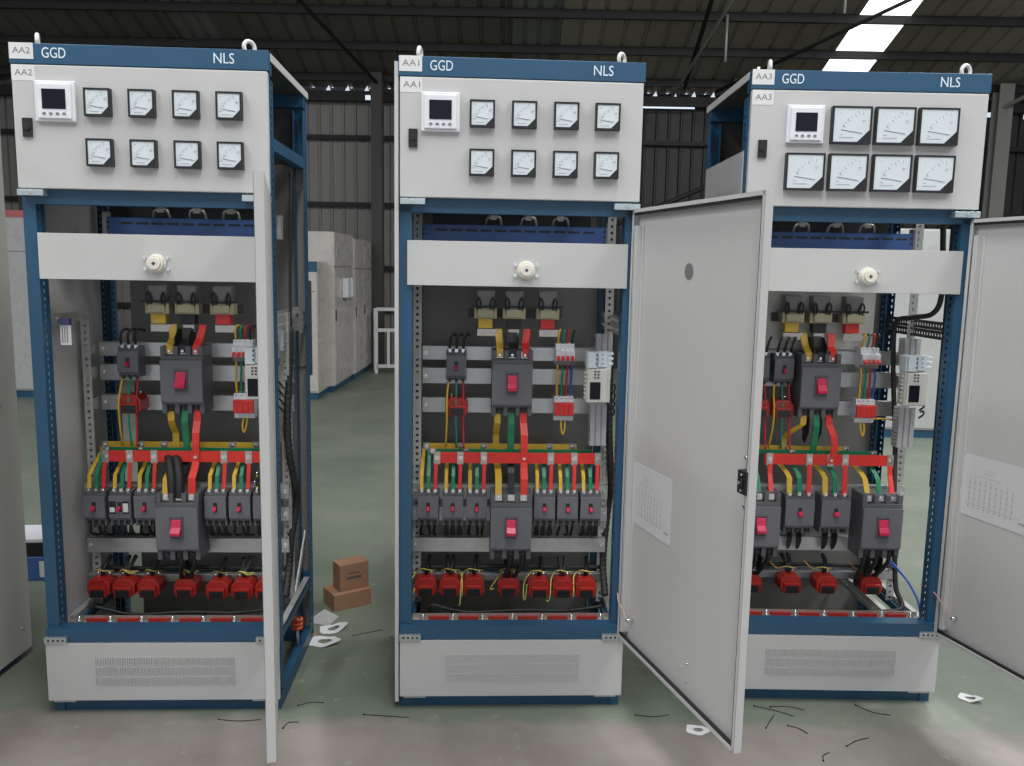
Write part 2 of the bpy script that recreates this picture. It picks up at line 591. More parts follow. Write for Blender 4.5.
# columns and raking braces in front of the end wall
for x, w in ((-2.12, .17), (3.35, .2), (7.35, .22), (-7.5, .2), (12, .2)):
    mb = MB()
    mb.box(x - w / 2, x + w / 2, 12.95, 12.97, 0, ZE + .1)
    mb.box(x - w / 2, x + w / 2, 13.13, 13.15, 0, ZE + .1)
    mb.box(x - .008, x + .008, 12.97, 13.13, 0, ZE + .1)
    o = mb.build('steel_column', 'wall' if x > 7 and x < 8 else 'steel'); struct(o, 'dark steel column against the corrugated wall')
def strut(p0, p1, r=.03, m='purlin'):
    return trim(MB().cyl(p0, p1, r, 8), m)
strut((2.6, 12.9, 1.2), (3.3, 12.9, 2.75)); strut((4.1, 12.9, 1.2), (3.4, 12.9, 2.75))
strut((0.9, 12.85, 2.0), (3.3, 12.85, 3.05), .035)
# raking tie rods and web members of the roof truss
strut((2.2, 12.2, 4.05), (3.2, 7.2, 6.2), .022, 'zincdull')
strut((2.9, 12.6, 4.2), (6.3, 9.5, 5.55), .026)
strut((3.95, 10.6, 4.72), (3.95, 10.6, 5.6), .018, 'zincdull')
strut((2.75, 11.5, 4.35), (2.75, 11.5, 4.95), .018, 'zincdull')
strut((2.4, 12.4, 4.2), (2.2, 6.0, 6.6), .03)
strut((-2.1, 13.0, 4.3), (-4.0, 8.0, 6.0), .025)
strut((7.3, 13.0, 4.1), (8.4, 11.5, 4.9), .03, 'zincdull')
# daylight slots: gaps at the eaves between sheet ribs
n = 0
slot = MB()
for i in range(-40, 45):
    x = i * 0.30 + 0.05
    if -3.2 < x < -2.15 or 1.9 < x < 4.4:
        slot.prism([(x - .035, ZE - .075), (x + .035, ZE - .075), (x + .012, ZE + .0)], 'y', YB - .055, YB - .045)
for x0, x1, z in ((7.05, 7.55, ZE - .29), (7.85, 8.6, ZE - .31), (-2.35, -2.08, ZE - .20), (1.9, 2.75, ZE - .27)):
    slot.box(x0, x1, YB - .175, YB - .165, z - (.035 if x0 > 5 or x0 < 0 else .012), z + (.035 if x0 > 5 or x0 < 0 else .012))
M['slot'] = mat('daylight_gap', (0.7, 0.8, 1.0), 0.5, emis=((0.8, 0.9, 1.0), 0.8))
struct(slot.build('trim_99', 'slot'), 'slits of daylight between wall and roof')

# ------------------------------------------------------------------ cabinet shell
CAB = [dict(code='AA2', loc=(-1.18800, 2.71700, 0), rz=0.04750),
       dict(code='AA1', loc=(0.01700, 2.78900, 0), rz=0.04728),
       dict(code='AA3', loc=(1.17617, 2.87107, 0), rz=0.00476)]
D = 0.636
for c in CAB:
    c['M'] = Matrix.Translation(c['loc']) @ Matrix.Rotation(c['rz'], 4, 'Z')


def at(c, o, x, y, z):
    """put a top-level thing at cabinet coordinates (x along the face, y into the cabinet, z up)"""
    o.location = c['M'] @ Vector((x, y, z))
    o.rotation_euler = (0, 0, c['rz'])
    return o


def thing(key, maker, c, x, y, z, label, cat, group=None):
    if key not in PROTO:
        PROTO[key] = maker()
        o = PROTO[key]
    else:
        o = dup(PROTO[key])
    at(c, o, x, y, z)
    return tag(o, label, cat, group)


def frame_mesh():
    mb = MB()
    Hh = 2.2
    for sx in (-1, 1):
        xo, xi = 0.397 * sx, 0.357 * sx
        x0, x1 = min(xo, xi), max(xo, xi)
        # front post: plain face, perforated flanges on both sides
        mb.box(x0, x1, 0.026, 0.030, 0.06, Hh)
        mb.perf((xi, 0.030, 0.05), (0, 0, 1), (0, 1, 0), 2.1, 0.05, 0.025, 0.011, 0.014, 0.0025)
        mb.perf((xo - .0025 * sx if sx > 0 else xo, 0.030, 0.05), (0, 0, 1), (0, 1, 0), 2.1, 0.045, 0.025, 0.011, 0.014, 0.0025)
        mb.box(x0 if sx > 0 else x1 - .012, x0 + .012 if sx > 0 else x1, 0.080, 0.083, 0.02, Hh)
        # rear post
        mb.box(x0, x1, D - .030, D - .026, 0.02, Hh)
        mb.perf((xi, D - .082, 0.05), (0, 0, 1), (0, 1, 0), 2.1, 0.05, 0.025, 0.011, 0.014, 0.0025)
        mb.perf((xo - .0025 * sx if sx > 0 else xo, D - .076, 0.05), (0, 0, 1), (0, 1, 0), 2.1, 0.045, 0.025, 0.011, 0.014, 0.0025)
        # depth beams
        for z0, z1 in ((0.0, 0.055), (0.245, 0.272), (1.935, 1.975)):
            mb.box(x0 if sx > 0 else x1 - .035, x0 + .035 if sx > 0 else x1, 0.031, D - .031, z0, z1)
    mb.box(-.395, .395, 0.026, 0.062, 1.742, 1.800)
    mb.box(-.395, .395, 0.006, 0.062, 0.263, 0.311)
    mb.box(-.388, .388, 0.036, 0.066, 0.0, 0.060)
    mb.box(-.395, .395, 0.026, 0.062, 2.165, 2.2)
    for z0, z1 in ((0.0, 0.06), (0.262, 0.30), (2.165, 2.215)):
        mb.box(-.392, .392, D - .062, D - .031, z0, z1)
    # small fixing holes in the beams
    return mb


def meter(w, h):
    def mk():
        r = empty('panel_meter')
        mb = MB()
        t = 0.006
        mb.box(-w / 2, w / 2, -.016, 0, -h / 2, h / 2)
        for a in ((-w / 2, w / 2, h / 2 - t, h / 2), (-w / 2, w / 2, -h / 2, -h / 2 + t), (-w / 2, -w / 2 + t, -h / 2 + t, h / 2 - t), (w / 2 - t, w / 2, -h / 2 + t, h / 2 - t)):
            mb.box(a[0], a[1], -.020, -.016, a[2], a[3])
        mb.build('bezel', 'black', r)
        g = MB()
        w2, h2, k = w / 2 - t, h / 2 - t, w * 0.30
        g.prism([(-w2, -h2), (w2 - k, -h2), (w2, -h2 + k), (w2, h2), (-w2, h2)], 'y', -.018, -.0155)
        d = g.build('dial', 'dial', r)
        cc = MB().prism([(w2 - k + .003, -h2), (w2, -h2), (w2, -h2 + k - .003)], 'y', -.0195, -.0155)
        cc.build('corner_cover', 'black', r)
        q = MB()
        # scale: an arc of ticks centred on the needle's pivot in the covered corner
        px, pz, ra = w2 - .012, -h2 + .012, w * .66
        for i in range(9):
            a = R(98 + 74 * i / 8)
            L = .010 if i % 2 == 0 else .005
            x, z = px + ra * math.cos(a), pz + ra * math.sin(a)
            x2, z2 = px + (ra - L) * math.cos(a), pz + (ra - L) * math.sin(a)
            q.flat([(x, -.0184, z), (x2, -.0184, z2)], .0014, .0012, 0, (0, 1, 0)) if False else q.cyl((x, -.0182, z), (x2, -.0182, z2), .0008, 5)
        for x, z, L in ((-w * .32, h * .30, .004), (w * .12, h * .34, .004), (w * .26, h * .12, .010), (w * .26, h * .07, .006), (-w * .22, -h * .02, .005)):
            q.box(x, x + L, -.0186, -.0178, z, z + .0022)
        q.box(-w * .30, w * .06, -.0186, -.0178, -h * .345, -h * .325)
        q.build('scale_marks', 'inkfaint', d)
        nd = MB().cyl((w2 - k * .62, -.0188, -h2 + k * .62 + .004), (-w * .27, -.0188, -h * .13), .0007, 5)
        nd.build('needle', 'inkgrey', d)
        return r
    return mk


def display():
    r = empty('power_display')
    mb = MB()
    mb.box(-.062, .062, -.012, 0, -.062, .062)
    mb.box(-.052, .052, -.018, -.012, -.054, .054)
    mb.build('bezel', 'white', r, bevel=.003)
    MB().box(-.036, .036, -.0195, -.0175, -.024, .036).build('screen', 'glass', r)
    for i in range(4):
        MB().box(-.036 + i * .0205, -.026 + i * .0205, -.021, -.0175, -.041, -.035).build('button', 'inkgrey', r, bevel=.001)
    return r


def toggle_mesh(w, h, d, tilt):
    """rocker handle: a wedge whose deep lip is at the bottom"""
    prof = [(0, -h / 2), (-d * .95, -h / 2 + h * .08), (-d, -h * .22), (-d * .45, h * .05), (-d * .25, h / 2), (0, h / 2)]
    mb = MB()
    mb.prism(prof, 'x', -w / 2, w / 2)
    return mb


def big_breaker(barriers=True):
    r = empty('circuit_breaker')
    mb = MB()
    W2 = .076
    mb.box(-W2, W2, -.112, 0, -.092, .088)
    for zt, s in ((.088, 1), (-.092, -1)):
        z2 = zt + s * .034
        mb.box(-W2, W2, -.085, 0, min(zt, z2), max(zt, z2))
        for i in range(4):
            x = -W2 + .008 + i * (2 * W2 - .016) / 3
            mb.box(x - .0085, x + .0085, -.108, -.085, min(zt, z2), max(zt, z2))
    mb.build('body', 'body', r, bevel=.0015)
    cv = MB()
    cv.box(-W2 + .001, W2 - .001, -.122, -.112, -.082, .072)
    for sx in (-1, 1):
        for z in (-.074, .064):
            cv.cyl((sx * .066, -.122, z), (sx * .066, -.1235, z), .0035, 10)
    cv.build('cover', 'cover', r, bevel=.002)
    su = MB()
    su.box(-.024, -.019, -.127, -.120, -.038, .040); su.box(.019, .024, -.127, -.120, -.038, .040)
    su.box(-.024, .024, -.127, -.120, .035, .040); su.box(-.024, .024, -.127, -.120, -.042, -.037)
    su.box(-.0195, .0195, -.1235, -.121, -.038, .036)
    su.build('toggle_surround', 'body', r)
    t = toggle_mesh(.036, .062, .026, 0)
    t.build('toggle', 'crimson', r, loc=(0, -.122, .0), bevel=.0025)
    for zt in (.104, -.108):
        for x in (-.047, 0, .047):
            tm = MB().box(x - .013, x + .013, -.092, -.085, zt - .012, zt + .012)
            tm.bolt(x, -.092, zt, .006)
            tm.build('terminal', 'chrome' if zt > 0 else 'steel', r)
    return r


def small_breaker(W=.077, zc0=-.041, zc1=.040, zb=-.073, zt=.056, depth=.08, big_toggle=False):
    def mk():
        r = empty('circuit_breaker')
        W2 = W / 2
        mb = MB()
        mb.box(-W2, W2, -(depth - .010), 0, zc0 - .012, zc1 + .010)
        for zz, s in ((zc1 + .010, zt), (zc0 - .012, zb)):
            lo, hi = min(zz, s), max(zz, s)
            mb.box(-W2, W2, -(depth - .026), 0, lo, hi)
            for i in range(4):
                x = -W2 + .004 + i * (W - .008) / 3
                mb.box(x - .0045, x + .0045, -(depth - .012), -(depth - .026), lo, hi)
        mb.build('body', 'body', r, bevel=.001)
        cv = MB().box(-W2, W2, -depth, -(depth - .010), zc0, zc1)
        for x, z in ((-W2 + .006, zc0 + .006), (W2 - .006, zc0 + .006), (-W2 + .006, zc1 - .006), (W2 - .006, zc1 - .006)):
            cv.cyl((x, -depth, z), (x, -depth - .001, z), .002, 8)
        cv.build('cover', 'cover', r, bevel=.0015)
        MB().box(-.007, .007, -depth - .0015, -depth + .004, -.018, .018).build('toggle_surround', 'black', r)
        tw = .018 if big_toggle else .0105
        t = MB().prism([(0, -.007), (-.016, -.010), (-.018, -.002), (-.006, .006), (0, .007)], 'x', -tw / 2, tw / 2)
        t.build('toggle', 'crimson', r, loc=(0, -depth - .0005, -.003), bevel=.0012)
        p = W / 3
        for zz in ((zc1 + .010 + zt) / 2 + .004, (zc0 - .012 + zb) / 2 - .003):
            for x in (-p, 0, p):
                tm = MB().box(x - .006, x + .006, -(depth - .018), -(depth - .027), zz - .007, zz + .007)
                tm.bolt(x, -(depth - .018), zz, .0035)
                tm.build('terminal', 'chrome' if zz > 0 else 'steel', r)
        return r
    return mk


def ct(W=.082):
    def mk():
        """resin block current transformer with a label window and a ring-shaped opening above"""
        r = empty('current_transformer')
        W2 = W / 2
        poly = [(-W2 * .78, -.033), (W2 * .78, -.033), (W2, -.022), (W2, .012), (W2 * .62, .033), (-W2 * .62, .033), (-W2, .012), (-W2, -.022)]
        mb = MB()
        mb.prism(poly, 'y', -.075, .005)
        mb.prism([(-W2 * .74, -.035), (W2 * .74, -.035), (W2 * .74, .006), (-W2 * .74, .006)], 'y', -.086, -.075)
        mb.build('body', 'ctred', r, bevel=.003)
        MB().box(-W2 * .62, W2 * .62, -.0875, -.085, -.032, -.004).build('label_window', 'black', r)
        lg = MB()
        for sx in (-1, 1):
            lg.cyl((sx * W2 * .5, -.02, .030), (sx * W2 * .5, -.02, .042), .005, 8)
        lg.build('terminal', 'chrome', r)
        return r
    return mk


def ct_small():
    r = ct(.085)()
    return r


def mcb():
    r = empty('miniature_circuit_breaker')
    mb = MB()
    prof = [(0, -.040), (-.045, -.040), (-.048, -.022), (-.066, -.020), (-.066, .014), (-.048, .018), (-.045, .040), (0, .040)]
    for i in range(4):
        mb.prism(prof, 'x', -.036 + i * .018 + .0004, -.018 + i * .018 - .0004)
    mb.build('body', 'white', r, bevel=.0008)
    for i in range(4):
        x = -.027 + i * .018
        tg = MB().prism([(0, -.008), (-.012, -.012), (-.014, -.004), (-.004, .006), (0, .006)], 'x', -.0055, .0055)
        tg.build('toggle', 'redp', r, loc=(x, -.066, -.010), bevel=.001)
        MB().cyl((x, -.0448, .030), (x, -.0462, .030), .0045, 10).build('terminal_screw', 'inkgrey', r)
    MB().box(-.036, .036, -.050, -.0445, -.040, -.026).build('terminal_cover', 'inkgrey', r)
    return r


def spd():
    r = empty('surge_protector')
    mb = MB()
    prof = [(0, -.048), (-.046, -.048), (-.048, -.030), (-.050, .024), (-.046, .046), (0, .046)]
    for i in range(4):
        mb.prism(prof, 'x', -.0375 + i * .01875 + .0003, -.01875 + i * .01875 - .0003)
    mb.build('base', 'white', r, bevel=.0008)
    for i in range(4):
        x = -.0375 + i * .01875
        cart = MB().prism([(-.048, -.030), (-.064, -.024), (-.066, .018), (-.050, .024)], 'x', x + .0003, x + .01845)
        cart.build('cartridge', 'redp', r, bevel=.001)
        MB().cyl((x + .0094, -.0465, .036), (x + .0094, -.0478, .036), .0045, 10).build('terminal_screw', 'inkgrey', r)
    return r


def controller():
    r = empty('metering_module')
    mb = MB()
    mb.box(-.043, .043, -.055, .0, -.093, .034)
    mb.box(-.040, .030, -.066, -.055, -.090, .030)
    mb.build('body', 'offwhite', r, bevel=.003)
    tb = MB()
    tb.box(-.043, .045, -.050, .005, .034, .090)
    tb.box(-.040, -.008, -.066, -.050, .034, .090)
    tb.box(-.004, .028, -.060, -.050, .038, .094)
    for k in range(3):
        z = .044 + k * .018
        tb.box(.030, .052, -.052, -.030, z, z + .010)
    tb.build('terminal_block', 'iceblue', r, bevel=.0015)
    q = MB()
    for k in range(3):
        z = .050 + k * .016
        q.box(-.013, -.008, -.0675, -.065, z - .004, z + .004)
        q.box(.010, .014, -.0615, -.059, z - .002, z + .002)
    q.build('terminal_slot', 'ink', r)
    q = MB()
    for i in range(2):
        for k in range(3):
            q.box(-.018 + i * .012, -.011 + i * .012, -.0675, -.065, -.003 + k * .011, .003 + k * .011)
    q.build('indicator', 'ink', r)
    MB().box(-.032, .006, -.0680, -.0645, -.078, -.016).build('window', 'glass', r)
    sd = MB()
    for k in range(7):
        sd.box(-.049, -.043, -.040, -.020, -.080 + k * .015, -.072 + k * .015)
    sd.build('side_clips', 'offwhite', r)
    return r


def wire_duct(L=.155):
    def mk():
        r = empty('cable_duct')
        mb = MB()
        mb.box(-.030, .030, -.004, 0, -L / 2, L / 2)
        n = int(L / .014)
        for sx in (-1, 1):
            for k in range(n):
                z = -L / 2 + k * L / n
                mb.box(sx * .030 - .0012, sx * .030 + .0012, -.045, 0, z, z + L / n * .62)
        mb.build('comb_walls', 'duct', r)
        cv = MB()
        for x0 in (-.030, -.008, .014):
            cv.box(x0, x0 + .016, -.050, -.045, -L / 2, L / 2)
        cv.box(-.030, .030, -.046, -.043, -L / 2, L / 2)
        cv.build('cover', 'duct', r)
        return r
    return mk


def isolator():
    r = empty('isolating_switch')
    xs_ = (-.105, .003, .13)
    MB().box(-.17, .19, .0, .010, .006, .040).build('mounting_bar', 'steel', r)
    for i, x in enumerate(xs_):
        blk = MB()
        blk.box(x - .043, x + .043, -.055, 0, .004, .044)
        blk.box(x - .030, x + .030, -.066, -.055, .010, .038)
        bo = blk.build('insulator_block', 'ceramic', r, bevel=.002)
        MB().prism([(x - .030, .044), (x + .030, .044), (x + .036, .11), (x - .036, .11)], 'y', -.05, -.002).build('arc_chute', 'arc', r, bevel=.004)
        for sx in (-1, 1):
            MB().tube([(x + sx * .028, -.058, .030), (x + sx * .034, -.062, .066), (x + sx * .026, -.060, .082), (x + sx * .018, -.058, .060), (x + sx * .020, -.054, .040)], .0038, 6).build('contact_spring', 'black', r)
        MB().box(x - .027, x + .027, -.046, -.012, -.033, .004).build('terminal_sleeve', ('yellow', 'blackbar', 'red')[i], r, bevel=.002)
        tb = MB().box(x - .03, x + .045, -.040, -.034, -.062, -.036) if i != 1 else MB().box(x - .02, x + .02, -.040, -.034, -.062, -.036)
        if i != 1:
            for k in range(3):
                tb.cyl((x - .018 + k * .024, -.040, -.049), (x - .018 + k * .024, -.0415, -.049), .005, 10)
        tb.build('busbar_tab', 'copper', r)
    MB().box(-.165, .185, -.056, -.044, .046, .054).build('operating_shaft', 'black', r)
    return r


def cable(name, pts, r_, m, label, cat, group=None, c=None, n=8):
    mb = MB()
    if c is not None:
        pts = [c['M'] @ Vector(p) for p in pts]
    o0 = Vector(pts[0])
    mb.tube([Vector(p) - o0 for p in pts], r_, n)
    o = mb.build(name, m, loc=o0)
    return tag(o, label, cat, group)


# ------------------------------------------------------------------ doors (children of the cabinet), built closed with the hinge at the origin
def door(c, parent, angle, zt, kind):
    w, t, zb = 0.757, 0.025, 0.275
    mb = MB()
    mb.box(-w, 0, -t, -t + .002, zb, zt)
    for a in ((-w, 0, zt - .002, zt), (-w, 0, zb, zb + .002), (-w, -w + .002, zb, zt), (-.002, 0, zb, zt)):
        mb.box(a[0], a[1], -t, 0, a[2], a[3])
    lip = .012
    for a in ((-w, 0, zt - lip, zt), (-w, 0, zb, zb + lip), (-w, -w + lip, zb, zt), (-lip, 0, zb, zt)):
        mb.box(a[0], a[1], -.0025, 0, a[2], a[3])
    d = mb.build('door', 'grey', parent, loc=(0.373, 0.004, 0), bevel=.0012)
    d['label'] = 'tall grey door standing open'
    d.rotation_euler = (0, 0, angle)
    gk = MB()
    g = .020
    for a in ((-w + lip, -lip, zt - g, zt - lip), (-w + lip, -lip, zb + lip, zb + g), (-w + lip, -w + g, zb + lip, zt - lip)):
        gk.box(a[0], a[1], -.012, -.004, a[2], a[3])
    gk.build('door_gasket', 'rubber', d)
    st = MB()
    st.box(-.038, -.020, -.023, .001, zb + .03, zt - .055)
    st.box(-.050, -.038, -.023, -.019, zb + .03, zt - .055)
    st.build('stiffener', 'grey', d, bevel=.002)
    if kind != 'edge':
        MB().cyl((-.075, -.023, .365), (-.075, .002, .365), .006, 10).build('earth_stud', 'chrome', d)
        sc = MB()
        for u, z in ((.457, .386), (.456, .328), (.42, .36)):
            sc.cyl((-u, -.023, z), (-u, -.019, z), .004, 8)
        sc.build('screw', 'chrome', d)
    if kind == 'plug':
        MB().cyl((-.356, -.0235, 1.5635), (-.356, -.0215, 1.5635), .0245, 28).build('hole_plug', 'plug', d)
    lk = MB().box(-.752, -.712, -.024, .006, .990, 1.052)
    lk.box(-.742, -.722, .006, .012, 1.010, 1.032)
    lo = lk.build('lock_body', 'black', d, bevel=.002)
    sc = MB()
    for z in (1.042, 1.021, 1.000):
        sc.cyl((-.732, .006 if z != 1.021 else .012, z), (-.732, .009 if z != 1.021 else .015, z), .004, 8)
    sc.build('screw', 'chrome', lo)
    MB().tube([(-.735, -.012, 1.045), (-.733, -.010, 1.08), (-.741, -.012, 1.13), (-.741, -.012, zt - .1)], .004, 8).build('lock_rod', 'zinc', d)
    MB().tube([(-.735, -.012, 1.0), (-.735, -.012, .93), (-.741, -.012, .88), (-.741, -.012, zb + .1)], .004, 8).build('lock_rod', 'zinc', d)
    gd = MB().cyl((-.726, -.023, 1.085), (-.726, -.006, 1.085), .006, 10)
    gd.cyl((-.730, -.023, .955), (-.730, -.006, .955), .006, 10)
    gd.build('rod_guide', 'chrome', d)
    return d


def make_cabinet(ci, c, angle, zt, kind, side_to, meters, disp, back_x):
    cod = c['code']
    r = empty('switchgear_cabinet')
    at(c, r, 0, 0, 0)
    pos = {'AA2': 'standing beside the cardboard boxes, its door edge-on', 'AA1': 'in the middle with its closed grey side panel', 'AA3': 'with three large meters beside the screen'}[cod]
    tag(r, 'blue and grey switchgear cabinet marked %s, %s' % (cod, pos), 'electrical cabinet', 'switchgear cabinets')
    if 'frame' not in PROTO:
        PROTO['frame'] = frame_mesh().build('frame', 'blue', r)
    else:
        f = PROTO['frame'].copy(); COL.objects.link(f); f.parent = r
    # roof plate
    mb = MB().box(-.396, .396, .03, D - .0, 2.212, 2.228)
    mb.build('roof_plate', 'steel', r)  # dark colour imitates the unlit underside
    for sx in (-1, 1):
        MB().box(min(sx * .400, sx * .396), max(sx * .400, sx * .396), .03, D, 2.206, 2.230).build('roof_edge', 'grey', r)
    # header band with printed letters and sticker
    mb = MB().box(-.400, .400, 0.0, .025, 2.170, 2.232)
    hd = mb.build('header_band', 'blue', r, bevel=.002)
    text_mesh('lettering', 'GGD', -.298, -.225, 2.1885, 2.2205, -.0002, 'letter', hd)
    text_mesh('lettering', 'NLS', .230, .294, 2.1870, 2.2190, -.0002, 'letter', hd)
    sx0 = -.397
    st = MB().box(sx0, -.324, -.0012, 0, 2.184, 2.2325).build('name_sticker', 'sticker', hd)
    st['label'] = 'white sticker reading %s' % cod
    text_mesh('lettering', cod, -.387, -.333, 2.2005, 2.2195, -.0012, 'inkgrey', hd, .0004)
    # instrument panel
    mb = MB()
    mb.box(-.395, .395, 0.0, .022, 1.789, 2.168)
    ip = mb.build('instrument_panel', 'grey', r, bevel=.003)
    st = MB().box(-.394, -.323, -.0008, 0, 2.119, 2.1665).build('name_sticker', 'sticker', ip)
    text_mesh('lettering', cod, -.384, -.330, 2.1345, 2.1535, -.0008, 'inkgrey', ip, .0004)
    lk = MB().box(-.3665, -.3375, -.008, 0, 1.947, 2.005)
    lk.cyl((-.352, -.008, 1.976), (-.352, -.012, 1.976), .010, 16)
    lk.box(-.3545, -.3495, -.0128, -.0115, 1.968, 1.984)
    lk.build('panel_lock', 'black', ip, bevel=.0015)
    # inner compartment of the instrument panel: wiring tray behind it
    # zinc hinge plates
    for xa, xb, za, zb_ in ((-.393, -.312, 1.766, 1.785), (.310, .396, 1.762, 1.782), (-.397, -.322, .2625, .285), (.318, .398, .2625, .284)):
        mb = MB().box(xa, xb, -.012 if za > 1 else -.006, .026 if za > 1 else .006, za, zb_)
        yy = -.012 if za > 1 else -.006
        if za > 1:
            mb.cyl(((xa + xb) / 2, yy, (za + zb_) / 2), ((xa + xb) / 2, yy - .004, (za + zb_) / 2), .005, 10)
        if za < 1:
            for k in range(4):
                mb.cyl((xa + .015 + k * .016, yy + .001, (za + zb_) / 2), (xa + .015 + k * .016, yy - .0006, (za + zb_) / 2), .0045, 8, 1)
        mb.build('hinge_plate', ('yellowzinc', 'recess'), r, bevel=.0006)
    # mid plate with the isolator's handle bushing
    ml = -.372 if ci == 1 else -.352
    mp = MB().box(ml, .3655, .016, .019, 1.503, 1.6505)
    mp.box(ml, .3655, .019, .032, 1.647, 1.6505); mp.box(ml, .3655, .019, .032, 1.503, 1.5065)
    mo = mp.build('mid_plate', 'grey', r, bevel=.001)
    bx = .024 if ci != 2 else .040
    bu = MB()
    for (ra, ya, yb) in ((.031, .016, .008), (.027, .008, -.006), (.020, -.006, -.014)):
        bu.cyl((bx, ya, 1.5585), (bx, yb, 1.5585), ra, 28)
    bu.build('handle_bushing', 'insul', mo, bevel=.002)
    MB().prism([(bx - .007, 1.5585), (bx, 1.5515), (bx + .007, 1.5585), (bx, 1.5655)], 'y', -.0148, -.0135).build('shaft_hole', 'ink', mo)
    for sx in (-1, 1):
        for sz in (-1, 1):
            MB().bolt(bx + sx * .037, .016, 1.5585 + sz * .018, .0045).build('screw', 'chrome', mo)
    # plinth cover with louvre slots
    pc = MB().box(-.395, .395, 0.0, .012, .0535, .2605)
    for row in (.1965, .161, .1245):
        for k in range(58):
            x = -.232 + k * .0082
            pc.box(x, x + .0032, -.0045, 0, row - .012, row + .014)
    pc.build('plinth_cover', 'grey', r, bevel=.0)
    for xa in (-.38, .30):
        MB().box(xa, xa + .075, .003, .013, .046, .0545).build('mounting_tab', 'zincdull', r)
    # lifting eyes
    ex = (-.020, 0, .026)[ci]
    for x, yv, ang in ((-.338 + ex, .10, (112, 80, 80)[ci]), (.336 + ex, .10, (48, 52, 22)[ci])):
        e = MB()
        e.cyl((x, yv, 2.228), (x, yv, 2.240), .015, 18)
        e.torus((x, yv, 2.262), (math.cos(R(ang)), math.sin(R(ang)), 0), (0, 0, 1), .0200, .0066)
        e.build('lifting_eye', 'sticker', r)
    if ci == 2:
        e = MB().cyl((-.345, .12, 2.228), (-.345, .12, 2.245), .009, 12)
        e.cyl((-.345, .12, 2.245), (-.345, .12, 2.268), .005, 10)
        e.build('stud', 'insul', r)
    # side and rear panels
    z0, z1 = side_to
    sp = MB().box(-.413 if ci == 1 else -.4015, -.400 if ci == 1 else -.3975, 0.006 if ci == 1 else .045, D - .01 if ci == 1 else D - .045, z0, z1)
    so = sp.build('side_panel', 'grey', r, bevel=.001)
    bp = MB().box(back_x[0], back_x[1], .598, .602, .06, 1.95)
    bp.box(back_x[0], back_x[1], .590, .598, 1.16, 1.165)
    MB().box(-.39, .39, D - .026, D - .022, 1.95, 2.2).build('rear_cover', 'steel', r)  # dark colour stands in for shadow in the upper compartment
    MB().box(-.31, .30, .47, .474, 1.56, 1.93).build('shade_plate', 'black', r)  # black sheet added so the upper gap looks unlit
    if ci == 2:
        MB().box(-.20, .25, .415, .418, 1.27, 1.54).build('mounting_plate', 'sidegrey', r)
    bp.build('rear_panel', 'shadegrey', r)
    # instrument compartment tray: dark wiring shelf
    # galvanised inner posts
    for x in (-.374, .344):
        q = MB()
        q.perf((x, .33, .27), (0, 0, 1), (1, 0, 0), 1.66 if ci else 1.12, .031, .024, .010, .010, -.003)
        q.perf((x if x < 0 else x + .031, .333, .27), (0, 0, 1), (0, 1, 0), 1.66 if ci else 1.12, .035, .024, .010, .010, .003)
        q.build('inner_post', 'zincdull', r)
    # mounting rails
    for y_, z_a, z_b, xa, xb in ((.40, 1.212, 1.266, -.344, .375), (.40, 1.120, 1.182, -.344, .375), (.40, 1.007, 1.067, -.344, .375),
                                 (.30, .690, .748, -.378, .372), (.30, .605, .660, -.378, .372), (.30, .481, .538, -.378, .370)):
        q = MB()
        q.box(xa, xb, y_, y_ + .003, z_a, z_b)
        q.box(xa, xb, y_, y_ + .028, z_b - .003, z_b)
        q.box(xa, xb, y_, y_ + .028, z_a, z_a + .003)
        ro = q.build('mounting_rail', 'zinc', r, bevel=.001)
        for x in (xa + .012, xb - .014):
            MB().bolt(x, y_, (z_a + z_b) / 2, .006).build('bolt', 'chrome', ro)
        # brackets carry the rails back to the inner posts
        for x in (-.362, .358):
            MB().box(x - .010, x + .010, min(y_, .33) + .001, max(y_, .33), z_a + .01, z_b - .01).build('bracket', 'zincdull', ro)
    # rail that carries the lower transformers
    q = MB().box(-.378, .372, .318, .321, .360, .398)
    q.box(-.378, .372, .295, .321, .395, .398)
    q.box(-.378, .372, .318, .36, .36, .363)
    q.build('mounting_rail', 'zinc', r)
    # floor side rails (perforated)
    for sx in (-1, 1):
        q = MB()
        x = sx * .372
        q.box(min(x, x + sx * .022), max(x, x + sx * .022), .064, D - .085, .288, .291)
        q.perf((x, .064, .245), (0, 1, 0), (0, 0, 1), D - .15, .045, .02, .009, .009, .003)
        q.build('side_rail', 'zincdull', r)
    if ci == 2:
        q = MB().box(.262, .285, .064, .58, .288, .291)
        q.perf((.262, .064, .245), (0, 1, 0), (0, 0, 1), .51, .045, .02, .009, .009, .003)
        q.build('side_rail', 'offwhite', r)
    # blue slotted channel behind the mid plate
    x0 = -.352 if ci == 1 else -.275
    q = MB()
    q.box(x0, .348, .332, .336, 1.655, 1.722)
    q.box(x0, .348, .332, .40, 1.719, 1.722)
    k = x0 + .06
    while k < .29:
        q.box(k, k + .042, .3312, .3325, 1.697, 1.7055, 1)
        k += .0545
    for x in (x0 + .015, .332):
        for z in (1.705, 1.685):
            q.cyl((x, .332, z), (x, .330, z), .005, 8, 1)
    q.build('cable_channel', ('midblue', 'recess'), r, bevel=.0008)
    for sx in (x0 - .005, .34):
        MB().box(sx, sx + .014, .33, .37, 1.655, 1.74).build('bracket', 'zincdull', r)
    for x in (-.08, .05, .17):
        q = MB()
        q.tube([(x - .03, .36, 1.722), (x - .02, .35, 1.75), (x + .02, .35, 1.752), (x + .03, .36, 1.722)], .005, 6)
        q.box(x - .012, x + .012, .345, .365, 1.742, 1.765)
        q.build('wiring_loop', 'copper', r)
    # side depth members seen through the open side
    q = MB()
